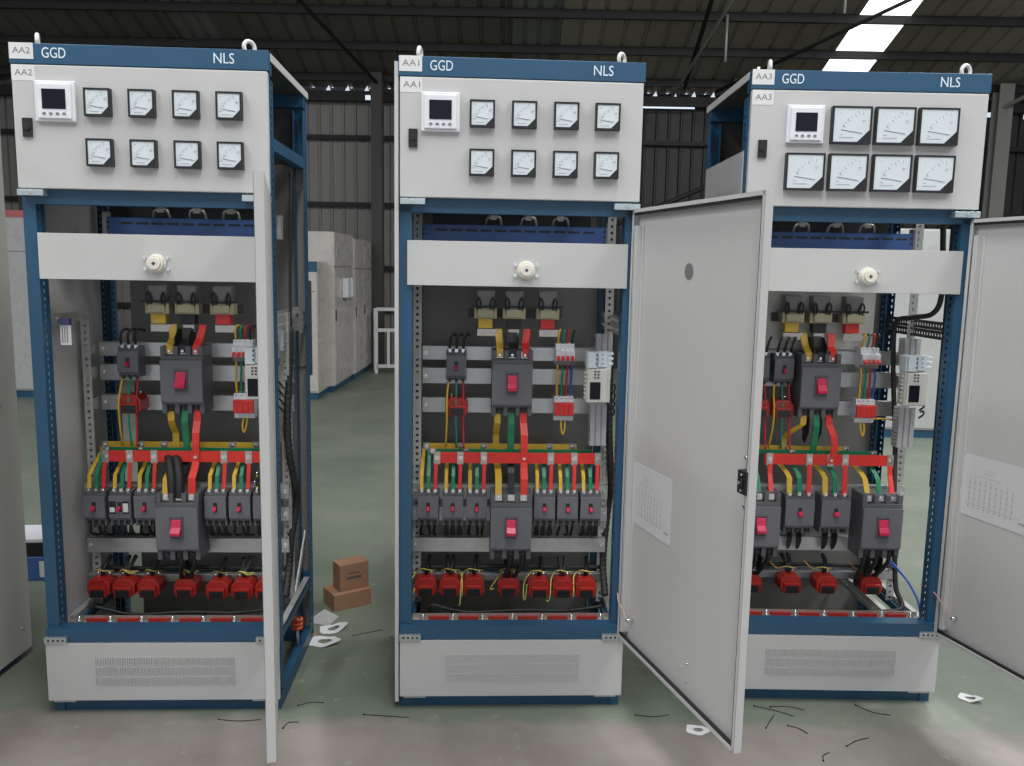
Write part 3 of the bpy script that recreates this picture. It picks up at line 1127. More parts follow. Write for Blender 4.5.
    for z in (1.385, 1.352):
        q.perf((.366, .09, z - .016), (0, 1, 0), (0, 0, 1), .46, .032, .02, .009, .010, .002)
    q.build('side_rail', 'zincdull' if ci != 2 else 'steel', r)
    # neutral bar on the floor beam
    nb = MB()
    nb.box(-.36, .36, .072, .112, .292, .296)
    nb.box(-.36, .36, .108, .112, .296, .315)
    nbo = nb.build('neutral_bar', 'copper', r)
    for k in range(6):
        xa = -.30 + k * .108
        MB().box(xa, xa + .075, .096, .107, .297, .308).build('red_sleeve', 'ctred', nbo)
    for k in range(7):
        x = -.32 + k * .108
        q = MB().cyl((x, .09, .296), (x, .09, .322), .005, 10)
        q.cyl((x, .09, .302), (x, .09, .309), .010, 6)
        q.build('bolt', 'chrome', nbo)
    dr = door(c, r, angle, zt, kind)
    c['root'], c['door'] = r, dr
    # meters and display
    for i, (x, z, w, h, lab) in enumerate(meters):
        thing('meter%.3f' % w, meter(w, h), c, x, 0, z, lab + ' on %s' % cod, 'meter', 'panel meters on the %s cabinet' % cod)
    thing('display', display, c, disp[0], 0, disp[1], 'white square power display with black screen on the %s cabinet' % cod, 'display', 'power displays')
    return r


ORD = ('first', 'second', 'third', 'fourth', 'fifth', 'sixth', 'seventh')
ROW4 = []
for j, z in enumerate((2.0565, 1.903)):
    for i, x in enumerate((-.129, .007, .1435, .278)):
        ROW4.append((x, z, .081, .085, 'small square meter, %s from the lock, %s row' % (ORD[i], ('upper', 'lower')[j])))
M3 = []
for i, x in enumerate((-.063, .082, .2275)):
    M3.append((x, 2.0565, .132, .121, 'large square meter, %s after the display, upper row' % ORD[i]))
for i, x in enumerate((-.2085, -.064, .0825, .227)):
    M3.append((x, 1.903, .130, .121, 'large square meter, %s from the lock, lower row' % ORD[i]))
make_cabinet(0, CAB[0], 1.7847, 1.780, 'edge', (.07, 1.976), ROW4, (-.2605, 2.0565), (-.30, .392))
make_cabinet(1, CAB[1], R(104.6), 1.765, 'plug', (.03, 2.215), ROW4, (-.2635, 2.0585), (-.356, .352))
make_cabinet(2, CAB[2], R(105.5), 1.757, 'paper', (.07, 1.976), M3, (-.2140, 2.0575), (-.356, .352))


# papers stuck inside two doors
def sheet(c, u0, z0, z1, label):
    d = c['door']
    mb = MB().box(-u0 - .29, -u0, -.0225, -.0215, z0, z1)
    o = mb.build('wiring_diagram', 'paper')
    ink = MB()
    random.seed(3)
    for k in range(9):
        x = -u0 - .045 - k * .022
        top = z0 + .135 + random.uniform(-.01, .012)
        ink.box(x, x + .0012, -.0215, -.0211, z0 + .045, top)
        for j in range(4):
            zz = z0 + .06 + j * .02
            ink.box(x - .003, x + .004, -.0215, -.0211, zz, zz + .0025)
        ink.box(x - .002, x + .004, -.0215, -.0211, z0 + .034, z0 + .040)
    for xa, xb, z in ((.09, .15, .172), (.10, .14, .160), (.06, .17, .146), (.035, .25, .044)):
        ink.box(-u0 - xb, -u0 - xa, -.0215, -.0211, z0 + z, z0 + z + .0012)
    ink.box(-u0 - .275, -u0 - .25, -.0215, -.0211, z0 + .028, z0 + .036)
    ik = ink.build('diagram_lines', 'inkfaint', o)
    mw = c['M'] @ Matrix.Translation((.373, .004, 0)) @ Matrix.Rotation(d.rotation_euler.z, 4, 'Z')
    o.matrix_world = mw
    return tag(o, label, 'paper', 'wiring diagrams')


sheet(CAB[1], .024, .708, .919, 'white printed wiring diagram on the door standing between AA1 and AA3')
sheet(CAB[2], .034, .742, .957, 'white printed wiring diagram inside the door of the AA3 cabinet')


# ------------------------------------------------------------------ equipment inside
def busbar(c, col, xa, xb, y, za, zb, droppers, riser, tail, joints):
    cod = c['code']
    r = empty('busbar')
    o = MB().box(xa, xb, y - .003, y + .003, za, zb).build('bar', col, r, bevel=.001)
    for x in joints:
        q = MB().box(x - .012, x + .012, y - .007, y - .003, za - .004, zb + .003)
        q.bolt(x, y - .007, (za + zb) / 2, .0065, 1)
        q.build('joint', ('copper', 'chrome'), r)
    for pts, w, mm in droppers:
        MB().flat(pts, w, .004, 0).build('dropper', mm, r)
    for pts, w, mm in riser:
        MB().flat(pts, w, .006, 0).build('riser', mm, r)
    for pts, w, mm in tail:
        MB().flat(pts, w, .006, 0).build('tail', mm, r)
    at(c, r, 0, 0, 0)
    nm = {'yellow': 'yellow', 'green': 'green', 'red': 'red'}[col]
    ps = {'yellow': 'rearmost and topmost of the three', 'green': 'between the yellow and red bars', 'red': 'in front of the green bar'}[col]
    tag(r, '%s sleeved horizontal busbar, %s, in the %s cabinet' % (nm, ps, cod), 'busbar', 'horizontal busbars')
    return r


for ci, c in enumerate(CAB):
    cod = c['code']
    dx = .012 if ci == 2 else 0.0
    in_c = ', ' + cod
    thing('iso', isolator, c, dx, .40, 1.372, 'three-pole isolating switch with cream blocks under the mid plate' + in_c, 'switch', 'isolating switches')
    thing('big', big_breaker, c, -.003 + dx * .8, .40, 1.140, 'large dark grey breaker with crimson handle above the busbars' + in_c, 'circuit breaker', 'large breakers above the busbars')
    sm = small_breaker()
    # upper small breaker(s) and the red transformer below each
    ups = [(-.2125, 'beside the large upper breaker')] if ci < 2 else [(-.120, 'beside the large upper breaker'), (-.215, 'nearest the side panel')]
    for ux, ul in ups:
        thing('smallup', small_breaker(.075, -.036, .040, -.055, .058, .07), c, ux, .40, 1.196, 'small grey upper breaker ' + ul.replace('nearest', 'next to') + in_c, 'circuit breaker', 'small breakers above the busbars')
        thing('ctup', ct_small, c, ux + .003, .398, 1.043, 'dark red transformer under the small upper breaker ' + ul.replace('nearest', 'next to') + in_c, 'current transformer', 'transformers above the busbars')
        for k, (xx, mm) in enumerate(((-.026, 'black'), (0, 'black'), (.026, 'black'))):
            cable('cable', [(ux + xx, .345, 1.262), (ux + xx + .004, .335, 1.30), (ux + xx + .016, .345, 1.318), (ux + xx + .022, .38, 1.31)], .005, mm,
                  'black lead, %s of three on the small upper breaker %s%s' % (ORD[k], ul.replace('nearest', 'next to'), in_c), 'cable', 'leads on the small upper breakers', c)
        for k, (xx, mm, nm) in enumerate(((-.034, 'wyellow', 'yellow'), (.0, 'wgreen', 'green'), (.028, 'wred', 'red'))):
            x = ux + xx
            cable('wire', [(x * .5 + (ux + (k - 1) * .024) * .5, .35, 1.135), (x, .335, 1.09), (x, .318, 1.04), (x, .32, .98), (x + (.004 if k else -.004), .345 - .02 * k, .885)], .0038, mm,
                  '%s wire hanging from the small upper breaker %s%s' % (nm, ul.replace('nearest', 'next to'), in_c), 'wire', 'wires hanging from the small upper breakers', c)
    # DIN-rail devices
    thing('mcb', mcb, c, .2 + dx * 1.6, .405, 1.2435, 'white miniature breaker with four red levers' + in_c, 'miniature breaker', 'miniature breakers')
    thing('spd', spd, c, .2 + dx * 1.2, .402, 1.036, 'white surge protector with four red cartridges' + in_c, 'surge protector', 'surge protectors')
    for k, (mm, nm) in enumerate((('wyellow', 'yellow'), ('wgreen', 'green'), ('wred', 'red'), ('wblue', 'blue'))):
        x = .2 + dx * 1.5 - .027 + k * .018
        cable('wire', [(x, .365, 1.206), (x + .001, .358, 1.17), (x - .001, .358, 1.12), (x, .362, 1.075)], .0042, mm,
              '%s wire joining the miniature breaker to the surge protector' % nm + in_c, 'wire', 'wires between breaker and surge protector', c)
        cable('wire', [(x, .365, 1.283), (x + .001, .355, 1.31), (x + .006, .36, 1.335), (x + .012, .40, 1.33), (x + .012, .45, 1.31)], .0038, (mm if k < 3 else 'black'),
              '%s wire entering the top of the miniature breaker' % (nm if k < 3 else 'black') + in_c, 'wire', 'wires above the miniature breaker', c)
    x = .2 + dx
    cable('wire', [(x - .006, .37, .99), (x - .008, .355, .96), (x - .002, .35, .935), (x + .006, .355, .955), (x + .008, .37, .99)], .0036, 'wyellow',
          'yellow wire loop under the surge protector' + in_c, 'wire', 'wire loops under surge protectors', c)
    # metering module on the hinge side with its ducts
    thing('ctl', controller, c, .302 + dx, .216, 1.182, 'tall cream metering module with dark window' + in_c, 'metering module', 'metering modules')
    thing('duct', wire_duct(), c, .320 + dx, .30, .990, 'grey slotted cable duct below the metering module' + in_c, 'cable duct', 'ducts below the metering modules')
    thing('duct2', wire_duct(.075), c, .338 + dx * .5, .325, 1.290, 'short grey slotted cable duct above the metering module' + in_c, 'cable duct', 'ducts above the metering modules')
    for k in range(4):
        z = 1.15 - .03 * k
        cable('wire', [(.344 + dx, .20, z), (.362, .19, z + .004), (.372, .21, z - .012), (.372, .24, z - .03)], .0035, 'black',
              'thin black wire, %s from the top beside the metering module' % ORD[k] + in_c, 'wire', 'black wires beside the metering module', c)
    # black sleeved harness running down the hinge side
    if ci < 2:
        pts = [(.378, .40, 1.90), (.376, .39, 1.70), (.374, .38, 1.52), (.376, .36, 1.34), (.372, .34, 1.15), (.370, .31, 1.0), (.376, .30, .87), (.390, .33, .74), (.388, .36, .66), (.372, .33, .53), (.366, .31, .42), (.366, .24, .33)]
    else:
        pts = [(.335, .12, 1.80), (.345, .12, 1.68), (.356, .12, 1.50), (.345, .15, 1.43), (.32, .24, 1.41), (.30, .33, 1.385), (.312, .36, 1.25), (.325, .345, 1.05), (.325, .32, .96), (.312, .27, .80), (.302, .23, .66), (.304, .20, .50), (.309, .18, .38), (.316, .14, .315), (.20, .12, .305), (-.1, .12, .303), (-.32, .12, .304)]
    q = [c['M'] @ Vector(p) for p in pts]
    mbh = MB().tube([v - q[0] for v in q], (lambda t: (.0055 if t < .28 else .0135 + .0012 * math.sin(t * 420))) if ci < 2 else .0095, 10, k=24 if ci < 2 else 8)
    tag(mbh.build('wiring_harness', 'rubber', loc=q[0]), 'black sleeved wiring harness running down the hinge side' + in_c, 'wiring harness', 'wiring harnesses')
    if ci == 2:
        pts = [(.36, .08, 1.80), (.366, .09, 1.45), (.372, .10, 1.1), (.374, .10, .8)]
        q = [c['M'] @ Vector(p) for p in pts]
        tag(MB().tube([v - q[0] for v in q], .012, 10).build('wiring_harness', 'rubber', loc=q[0]), 'second black harness beside the front post inside the AA3 cabinet', 'wiring harness', 'wiring harnesses')
    # black harness along the transformer rail
    q = [c['M'] @ Vector(p) for p in [(-.35, .335, .412), (-.2, .33, .409), (0, .335, .413), (.2, .33, .410), (.355, .33, .412)]]
    tag(MB().tube([v - q[0] for v in q], .0085, 8).build('wiring_harness', 'rubber', loc=q[0]), 'black harness lying along the transformer rail' + in_c, 'wiring harness', 'harnesses on the transformer rails')
    if ci < 2:
        q = [c['M'] @ Vector(p) for p in [(-.30, .16, .302), (-.29, .15, .330), (-.24, .15, .318), (-.15, .15, .302), (.05, .15, .31), (.2, .16, .302), (.35, .2, .305)]]
        tag(MB().tube([v - q[0] for v in q], .0055, 8).build('cable', 'rubber', loc=q[0]), 'black cable lying behind the neutral bar' + in_c, 'cable', 'cables on the cabinet floors')
    # lower row
    if ci < 2:
        small_x = (-.310, -.2185, -.1295, .123, .2105, .2975)
        bigs = (-.0025,)
        mids = ()
    else:
        small_x = ()
        mids = (-.063, .075)
        bigs = (-.225, .2385)
    for k, x in enumerate(small_x):
        side = 'side-panel side' if k < 3 else 'hinge side'
        lab = 'small grey breaker, %s from the large one on its %s' % (ORD[2 - k] if k < 3 else ORD[k - 3], side) + in_c
        o = thing('small', sm, c, x, .30, .680, lab, 'circuit breaker', 'small breakers in the %s cabinet' % cod)
        if ci == 0 and k == 1:
            for dxx in (-.025, .022):
                MB().box(dxx - .009, dxx + .009, -.0835, -.0795, -.018, .014 if dxx > 0 else -.001).build('contact_block', 'sticker', o)
                MB().box(dxx - .012, dxx + .012, -.0815, -.0785, -.026, .022).build('open_recess', 'black', o)
        for j, xx in enumerate((-.025, 0, .025)):
            e = x + xx
            s = 1 if (k + j) % 2 else -1
            MBc = MB().tube([(xx, -.045, -.062), (xx + .002 * s, -.05, -.085), (xx + .006 * s, -.04, -.11), (xx + .004 * s, -.004, -.128), (xx + .002 * s, .022, -.134)], .0048, 7)
            MBc.build('outgoing_lead', 'rubber', o)
    for k, x in enumerate(mids):
        lab = 'medium grey breaker with small red lever, %s from the side panel' % ORD[k] + in_c
        o = thing('mid', small_breaker(.110, -.054, .048, -.085, .066, .08, True), c, x, .30, .659, lab, 'circuit breaker', 'medium breakers in the AA3 cabinet')
        for xx in (-.0185, .0185):
            MB().prism([(-.062, -.07), (-.062, -.12), (-.04, -.155), (-.012, -.17), (-.005, -.155), (-.005, -.07)], 'x', xx - .0012, xx + .0012).build('phase_barrier', 'black', o)
    for k, x in enumerate(bigs):
        if ci < 2:
            lab = 'large dark grey breaker with crimson handle below the busbars' + in_c
        else:
            lab = 'large dark grey breaker below the busbars, ' + ('next to the side panel' if k == 0 else 'next to the door hinge side') + in_c
        o = thing('big', big_breaker, c, x, .30, .617, lab, 'circuit breaker', 'large breakers below the busbars')
        for j, xx in enumerate((-.047, 0, .047)):
            if ci < 2 and j == 0: continue
            MB().tube([(xx, -.088, -.112), (xx, -.085, -.15), (xx * .8 - .012, -.06, -.20), (xx * .6 - .015, -.03, -.235), (xx * .5 - .012, -.02, -.27)], .0085, 8).build('outgoing_lead', 'rubber', o)
        if ci == 2:
            for xx in (-.0235, .0235):
                MB().prism([(-.095, -.10), (-.095, -.16), (-.06, -.22), (-.03, -.20), (-.03, -.10)], 'x', xx - .0012, xx + .0012).build('phase_barrier', 'black', o)
    # transformers on the lower rail
    ctx = (-.320, -.228, -.138, -.0045, .113, .205, .2925) if ci < 2 else (-.225, -.070, .070, .245)
    for k, x in enumerate(ctx):
        lab = 'dark red transformer, %s of %s from the side panel, bottom rail' % (ORD[k], 'seven' if ci < 2 else 'four') + in_c
        o = thing('ct', ct(.082), c, x, .318, .364 + (-.006 if k > 3 else 0), lab, 'current transformer', 'transformers on the bottom rail of the %s cabinet' % cod)
        s = -1 if k % 2 else 1
        if ci == 1:
            pts = [[(-.04, -.02, .038), (-.052, -.05, .02), (-.055, -.07, -.01), (-.046, -.08, -.022), (-.038, -.07, .0)],
                   [(.035, -.02, .040), (.046, -.06, .03), (.047, -.09, .0), (.046, -.09, -.035)],
                   [(-.04, -.02, .040), (-.047, -.06, .02), (-.049, -.08, -.02), (-.05, -.09, -.062), (-.056, -.09, -.068)],
                   [(-.02, -.02, .042), (-.055, -.06, .01), (-.07, -.07, -.012), (-.055, -.08, -.005)],
                   [(-.03, -.02, .040), (-.055, -.05, .02), (-.06, -.07, -.03), (-.053, -.07, -.048), (-.046, -.06, .01)],
                   [(-.03, -.02, .040), (-.046, -.06, .03), (-.05, -.085, -.02), (-.056, -.085, -.046), (-.064, -.08, -.046)],
                   [(-.035, -.02, .040), (-.046, -.05, .03), (-.048, -.08, .0), (-.049, -.085, -.03)]][k]
        elif ci == 0:
            pts = [(-.035, -.02, .040), (-.015, -.04, .058), (.015, -.05, .052 + .004 * s), (.035, -.02, .046)]
        else:
            pts = [(-.03, -.02, .040), (-.055, -.03, .055), (-.075, -.02, .075)]
        MB().tube(pts, .0021, 6).build('yellow_lead', 'wlemon' if ci < 2 else 'wyellow', o)
        MB().tube([(0, -.03, .032), (.004 * s, -.035, .055), (.01 * s, -.01, .075), (.012 * s, .02, .09)], .008, 8).build('primary_cable', 'rubber', o)
    # busbars
    T = .27
    if ci < 2:
        cs = small_x
        yl = [([(x - .026, .366, .872), (x - .025, .362, .856), (x - .026, .256, .790), (x - .026, .248, .735)], .013, 'yellow') for x in cs]
        gl = [([(x - .002, .316, .872), (x - .001, .312, .856), (x, .256, .790), (x, .247, .735)], .013, 'green') for x in cs]
        rl = [([(x + .027, .266, .842), (x + .026, .258, .80), (x + .025, .250, .735)], .013, 'red') for x in cs]
        busbar(c, 'yellow', -.338, .257, .37, .868, .892, yl, [([(-.056, .312, 1.03), (-.055, .312, .985), (-.058, .335, .955), (-.058, .362, .93), (-.058, .364, .87)], .024, 'yellow')],
               [([(-.055, .362, .872), (-.054, .340, .84), (-.050, .262, .80), (-.050, .225, .785), (-.0495, .212, .715)], .024, 'yellow')], [-.325, -.19, -.105, .150, .238])
        busbar(c, 'green', -.308, .305, .32, .867, .881, gl, [([(-.003, .312, 1.03), (-.003, .300, .98), (-.003, .31, .93), (-.003, .314, .87)], .024, 'green')],
               [([(-.002, .314, .870), (-.002, .300, .845), (-.002, .262, .80), (-.0025, .225, .775), (-.0025, .212, .715)], .024, 'blackbar')], [-.298, -.175])
        busbar(c, 'red', -.290, .330, .27, .838, .879, rl, [([(.043, .312, 1.03), (.043, .300, .985), (.046, .272, .945), (.046, .263, .90), (.046, .263, .842)], .026, 'red')],
               [([(.0455, .262, .842), (.0455, .255, .825), (.045, .215, .79), (.0445, .212, .715)], .026, 'red')], [-.28, -.193, -.105, .046, .147, .236, .325])
        if ci == 0:
            for k, xx in enumerate((-.02, .008)):
                cable('cable', [(xx - .05, .30, .86), (xx - .03, .262, .845), (xx - .012, .225, .80), (xx - .005, .21, .76), (xx - .004, .208, .72)], .016, 'rubber',
                      'thick black cable, %s of two above the large lower breaker' % ORD[k] + in_c, 'cable', 'thick cables', c)
    else:
        yl, gl, rl = [], [], []
        for x, p, zz, y1 in ((-.225, .047, .715, .212), (-.063, .037, .720, .245), (.075, .037, .720, .245), (.2385, .047, .715, .212)):
            yl.append(([(x - p - .045, .366, .870), (x - p - .035, .340, .845), (x - p - .004, .275, .80), (x - p, .255, .785), (x - p, y1, zz)], .020, 'yellow'))
            gl.append(([(x - .030, .316, .868), (x - .022, .300, .845), (x - .002, .262, .80), (x, .250, .785), (x, y1, zz)], .018, 'green'))
            rl.append(([(x + p + .004, .266, .842), (x + p + .003, .258, .80), (x + p, y1, zz)], .018, 'red'))
        busbar(c, 'yellow', -.31, .168, .37, .866, .888, yl, [([(-.040, .312, 1.03), (-.042, .312, .985), (-.085, .335, .945), (-.095, .362, .92), (-.095, .364, .87)], .024, 'yellow')], [], [-.09, .155])
        busbar(c, 'green', -.30, .250, .32, .864, .881, gl, [([(.008, .312, 1.03), (.008, .300, .98), (.008, .31, .93), (.006, .314, .87)], .024, 'green')], [], [.245, -.075])
        busbar(c, 'red', -.195, .302, .27, .834, .876, rl, [([(.055, .312, 1.03), (.057, .300, .985), (.068, .272, .945), (.070, .263, .90), (.060, .263, .842)], .026, 'red')], [], [-.177, -.024, .058, .115, .289])
    # links from the isolator down into the large upper breaker
    for k, (x, mm, nm) in enumerate(((-.050, 'yellow', 'yellow'), (-.001, 'blackbar', 'black'), (.047, 'red', 'red'))):
        x += dx
        w = .026 if k != 1 else .034
        x2 = x + (-.004, 0, .006)[k]
        o = MB().flat([(x2, .368, 1.336), (x2, .360, 1.318), (x, .345, 1.285), (x, .31, 1.265), (x, .306, 1.235)], w, .006)
        ob = o.build('busbar', mm)
        ob.data.transform(Matrix.Translation((-x, -.35, -1.28)))
        at(c, ob, x, .35, 1.28)
        tag(ob, '%s sleeved busbar link above the large upper breaker' % nm + in_c, 'busbar', 'busbar links above the upper breakers')
    # black phase barriers standing on the big upper breaker
    br = PROTO.get('barr')
    for k, xx in enumerate((-.026, .022)):
        q = MB().prism([(-.10, -.028), (-.10, .03), (-.06, .06), (-.02, .06), (-.02, -.028)], 'x', -.0012, .0012)
        ob = q.build('phase_barrier', 'black')
        at(c, ob, -.003 + dx * .8 + xx, .40, 1.262)
        tag(ob, 'thin black barrier plate, %s of two on top of the large upper breaker' % ORD[k] + in_c, 'phase barrier', 'phase barriers')
        if ci == 2:
            q = MB().prism([(-.10, .03), (-.10, -.05), (-.06, -.10), (-.03, -.09), (-.03, .03)], 'x', -.0012, .0012)
            ob = q.build('phase_barrier', 'black')
            at(c, ob, -.003 + dx * .8 + xx, .40, 1.005)
            tag(ob, 'thin black barrier plate, %s of two under the large upper breaker' % ORD[k] + in_c, 'phase barrier', 'phase barriers')

# earth wires from the frame to two doors, blue wires on the AA3 floor, tag inside AA2
for ci, u in ((1, .075), (2, .075)):
    c = CAB[ci]
    d = c['door']
    mw = c['M'] @ Matrix.Translation((.373, .004, 0)) @ Matrix.Rotation(d.rotation_euler.z, 4, 'Z')
    p = [c['M'] @ Vector((.352, .085, .432 if ci == 2 else .40)), c['M'] @ Vector((.372, .03, .425)), mw @ Vector((-.03, .012, .415)), mw @ Vector((-.055, .006, .395)), mw @ Vector((-u, .000, .368))]
    cable('wire', p, .0022, 'wpink', 'thin pinkish earth wire reaching the door of the %s cabinet' % c['code'], 'wire', 'earth wires')
c = CAB[2]
for k in range(2):
    cable('wire', [c['M'] @ Vector(q) for q in ((.29, .2, .47 + .01 * k), (.325, .14, .43), (.352, .10, .37), (.362, .085, .315 + .01 * k))], .0038, 'wblue',
          'blue wire curving down to the floor beam, %s of two in the AA3 cabinet' % ORD[k], 'wire', 'blue wires')
cable('wire', [c['M'] @ Vector(q) for q in ((.255, .37, 1.0), (.29, .37, 1.003), (.345, .35, 1.0))], .0035, 'wyellow', 'yellow wire running sideways from the surge protector in AA3', 'wire', 'wires')
c = CAB[0]
q = MB().box(-.018, .018, -.002, 0, -.038, .030)
o = q.build('paper_tag', 'sticker')
ik = MB()
for x in (-.012, -.004, .004):
    ik.box(x, x + .003, -.0026, -.002, -.030, .022)
ik.build('tag_printing', 'inkgrey', o)
MB().box(-.016, .016, -.010, .010, .030, .052).build('clip', 'purple', o)
at(c, o, -.318, .10, 1.318)
tag(o, 'white printed paper tag with purple clip beside the inner post of AA2', 'tag')
q = MB()
q.perf((-.345, .08, 1.352), (0, 1, 0), (0, 0, 1), .25, .035, .018, .008, .010, .003)
q.build('side_rail', 'zincdull', c['root'])
q = MB().box(.352, .385, .36, .38, .30, .34)
# loom and bracing seen through AA2's open side
br = MB()
br.box(.380, .383, .50, .62, 1.300, 1.385)
br.perf((.383, .36, 1.315), (0, 1, 0), (0, 0, 1), .26, .05, .03, .012, .014, .002)
br.build('side_rail', 'zinc', CAB[0]['root'])
br = MB()
br.flat([(.378, .40, .285), (.378, .60, .45)], .03, .004, 0, (0, -.66, .75)) if False else br.hull([(.370, .36, .285), (.370, .40, .275), (.370, .60, .46), (.370, .58, .48)], [(.376, .36, .285), (.376, .40, .275), (.376, .60, .46), (.376, .58, .48)])
br.build('brace', 'zinc', CAB[0]['root'])
rg = MB()
for k in range(3):
    rg.torus((.372, .41, .130 + k * .016), (1, 0, 0), (0, 1, 0), .016, .008, 16, 8)
og = rg.build('insulator', 'orange')
for v in og.data.vertices:
    v.co -= Vector((.372, .41, .122))
MB().cyl((0, 0, -.07), (0, 0, .05), .006, 8).build('stud', 'chrome', og)
at(CAB[0], og, .372, .41, .128)
tag(og, 'small orange ribbed insulator at the foot of the open side of AA2', 'insulator')

# ------------------------------------------------------------------ floor litter
def scrap(x, y, s, rz, label, tilt=0.0):
    """card offcut with an oval hole"""
    out = [(-.5, -.28), (.1, -.42), (.55, -.05), (.2, .30), (-.42, .36)]
    n = 20
    mb = MB()
    ring = []
    for i in range(n):
        a = 2 * math.pi * i / n
        dx_, dy_ = math.cos(a), math.sin(a)
        best = 9
        for j in range(5):
            (x1, y1), (x2, y2) = out[j], out[(j + 1) % 5]
            den = dx_ * (y2 - y1) - dy_ * (x2 - x1)
            if abs(den) > 1e-9:
                t = (x1 * (y2 - y1) - y1 * (x2 - x1)) / den
                u = (x1 * dy_ - y1 * dx_) / den
                if t > 0 and -1e-6 <= u <= 1 + 1e-6: best = min(best, t)
        ring.append((dx_ * best, dy_ * best))
    for lay in (0, .0015):
        for (a, b_) in ring:
            mb.v.append((a * s, b_ * s, lay + max(0, a) * s * tilt))
        for i in range(n):
            a = 2 * math.pi * i / n
            xx = .21 * math.cos(a)
            mb.v.append((xx * s, .15 * math.sin(a) * s, lay + max(0, xx) * s * tilt))
    for i in range(n):
        j = (i + 1) % n
        mb.face([i, j, n + j, n + i]); mb.face([2 * n + i, 2 * n + j, 3 * n + j, 3 * n + i])
        mb.face([i, j, 2 * n + j, 2 * n + i]); mb.face([n + i, n + j, 3 * n + j, 3 * n + i])
    o = mb.build('card_scrap', 'scrap', loc=(x, y, .0015))
    o.rotation_euler = (0, 0, rz)
    return tag(o, label, 'paper scrap', 'card scraps on the floor')


scrap(-.755, 3.43, .125, .35, 'white card scrap with oval hole, farther of two near the boxes', .35)
scrap(-.765, 3.305, .14, -.1, 'white card scrap with oval hole, nearer AA2 in the litter by its base', .2)
scrap(.662, 2.675, .085, -.15, 'white card scrap under the open door of AA1', .1)
scrap(1.735, 2.925, .085, -.6, 'white curled card scrap under the open door of AA3', .35)
f = MB()
f.hull([(-.06, -.03, 0), (.05, -.06, 0), (.07, .04, .0), (0, .07, .02)], [(-.06, -.03, .0015), (.05, -.06, .0015), (.07, .04, .0015), (0, .07, .0215)])
o = f.build('plastic_film', 'filmwhite', loc=(-.83, 3.52, .001))
tag(o, 'crumpled clear film scrap by the corner post of AA2', 'film scrap')
f = MB().box(-.05, .05, -.03, .03, 0, .002)
o = f.build('cardboard_offcut', 'card', loc=(-.87, 3.37, .0005)); o.rotation_euler = (0, 0, .5)
tag(o, 'brown cardboard offcut between the two white scraps near AA2', 'cardboard offcut')

TIES = [((-.92, 2.69), .145, .03, 'beside the foot of the AA2 door'), ((-.735, 2.66), .06, .75, 'short and slanted near the foot of the AA2 door'),
        ((-.42, 2.73), .16, -.08, 'alone on the concrete in front of AA1'), ((-.70, 2.80), .09, .25, 'by the front corner of AA2'),
        ((-.60, 3.40), .13, .5, 'beside the white scraps near the boxes'), ((-.47, 3.32), .1, -1.0, 'between the boxes and the AA1 side panel'),
        ((.52, 2.77), .12, .05, 'beside the scrap under the AA1 door'),
        ((.965, 2.81), .14, -.5, 'longest in front of the plinth of AA3'), ((1.02, 2.83), .12, -.15, 'crossing another in front of the plinth of AA3'),
        ((.93, 2.74), .1, 1.0, 'near the foot of the AA1 door on the green edge'), ((1.01, 2.69), .07, -.75, 'short, on the concrete before AA3'),
        ((1.19, 2.62), .11, .5, 'farthest out on the concrete before AA3'), ((1.33, 2.83), .12, -.6, 'under the hinge end of the AA3 plinth'), ((1.05, 2.53), .06, .9, 'at the very front of the concrete')]
for (x, y), L, a, w in TIES:
    k = random.uniform(-.02, .02)
    mb = MB().tube([(-L / 2, 0, .0016), (0, k, .002), (L / 2, 0, .0016)], .0015, 6)
    mb.box(-L / 2 - .003, -L / 2 + .002, -.0025, .0025, 0, .004)
    o = mb.build('cable_tie', 'black', loc=(x, y, 0))
    o.rotation_euler = (0, 0, a)
    tag(o, 'black cable tie offcut, ' + w, 'cable tie', 'cable tie offcuts')

# ------------------------------------------------------------------ cardboard boxes between AA2 and AA1
bx = empty('cardboard_box', (-.752, 3.715, 0), .60)
MB().box(-.092, .092, -.066, .066, 0, .078).build('carton', 'card', bx, bevel=.002)
q = MB().box(-.092, .092, -.006, .006, .0775, .0785)
q.build('tape_seam', 'card', bx)
tag(bx, 'low brown cardboard box lying on the floor, carrying another', 'box', 'cardboard boxes')
bx = empty('cardboard_box', (-.737, 3.727, .0788), .60)
MB().box(-.072, .072, -.042, .042, 0, .125).build('carton', 'card', bx, bevel=.002)
q = MB()
x = -.034
for w in (.010, .011, .009, .011, .010, .011):
    q.box(x, x + w * .75, -.0432, -.042, .052, .064)
    x += w * 1.15
x = -.032
for w in (.007,) * 8:
    q.box(x, x + w * .7, -.0430, -.042, .078, .083)
    x += w * 1.1
q.build('printing', 'ink', bx)
tag(bx, 'upright brown cardboard box with dark printing, on top of the low box', 'box', 'cardboard boxes')

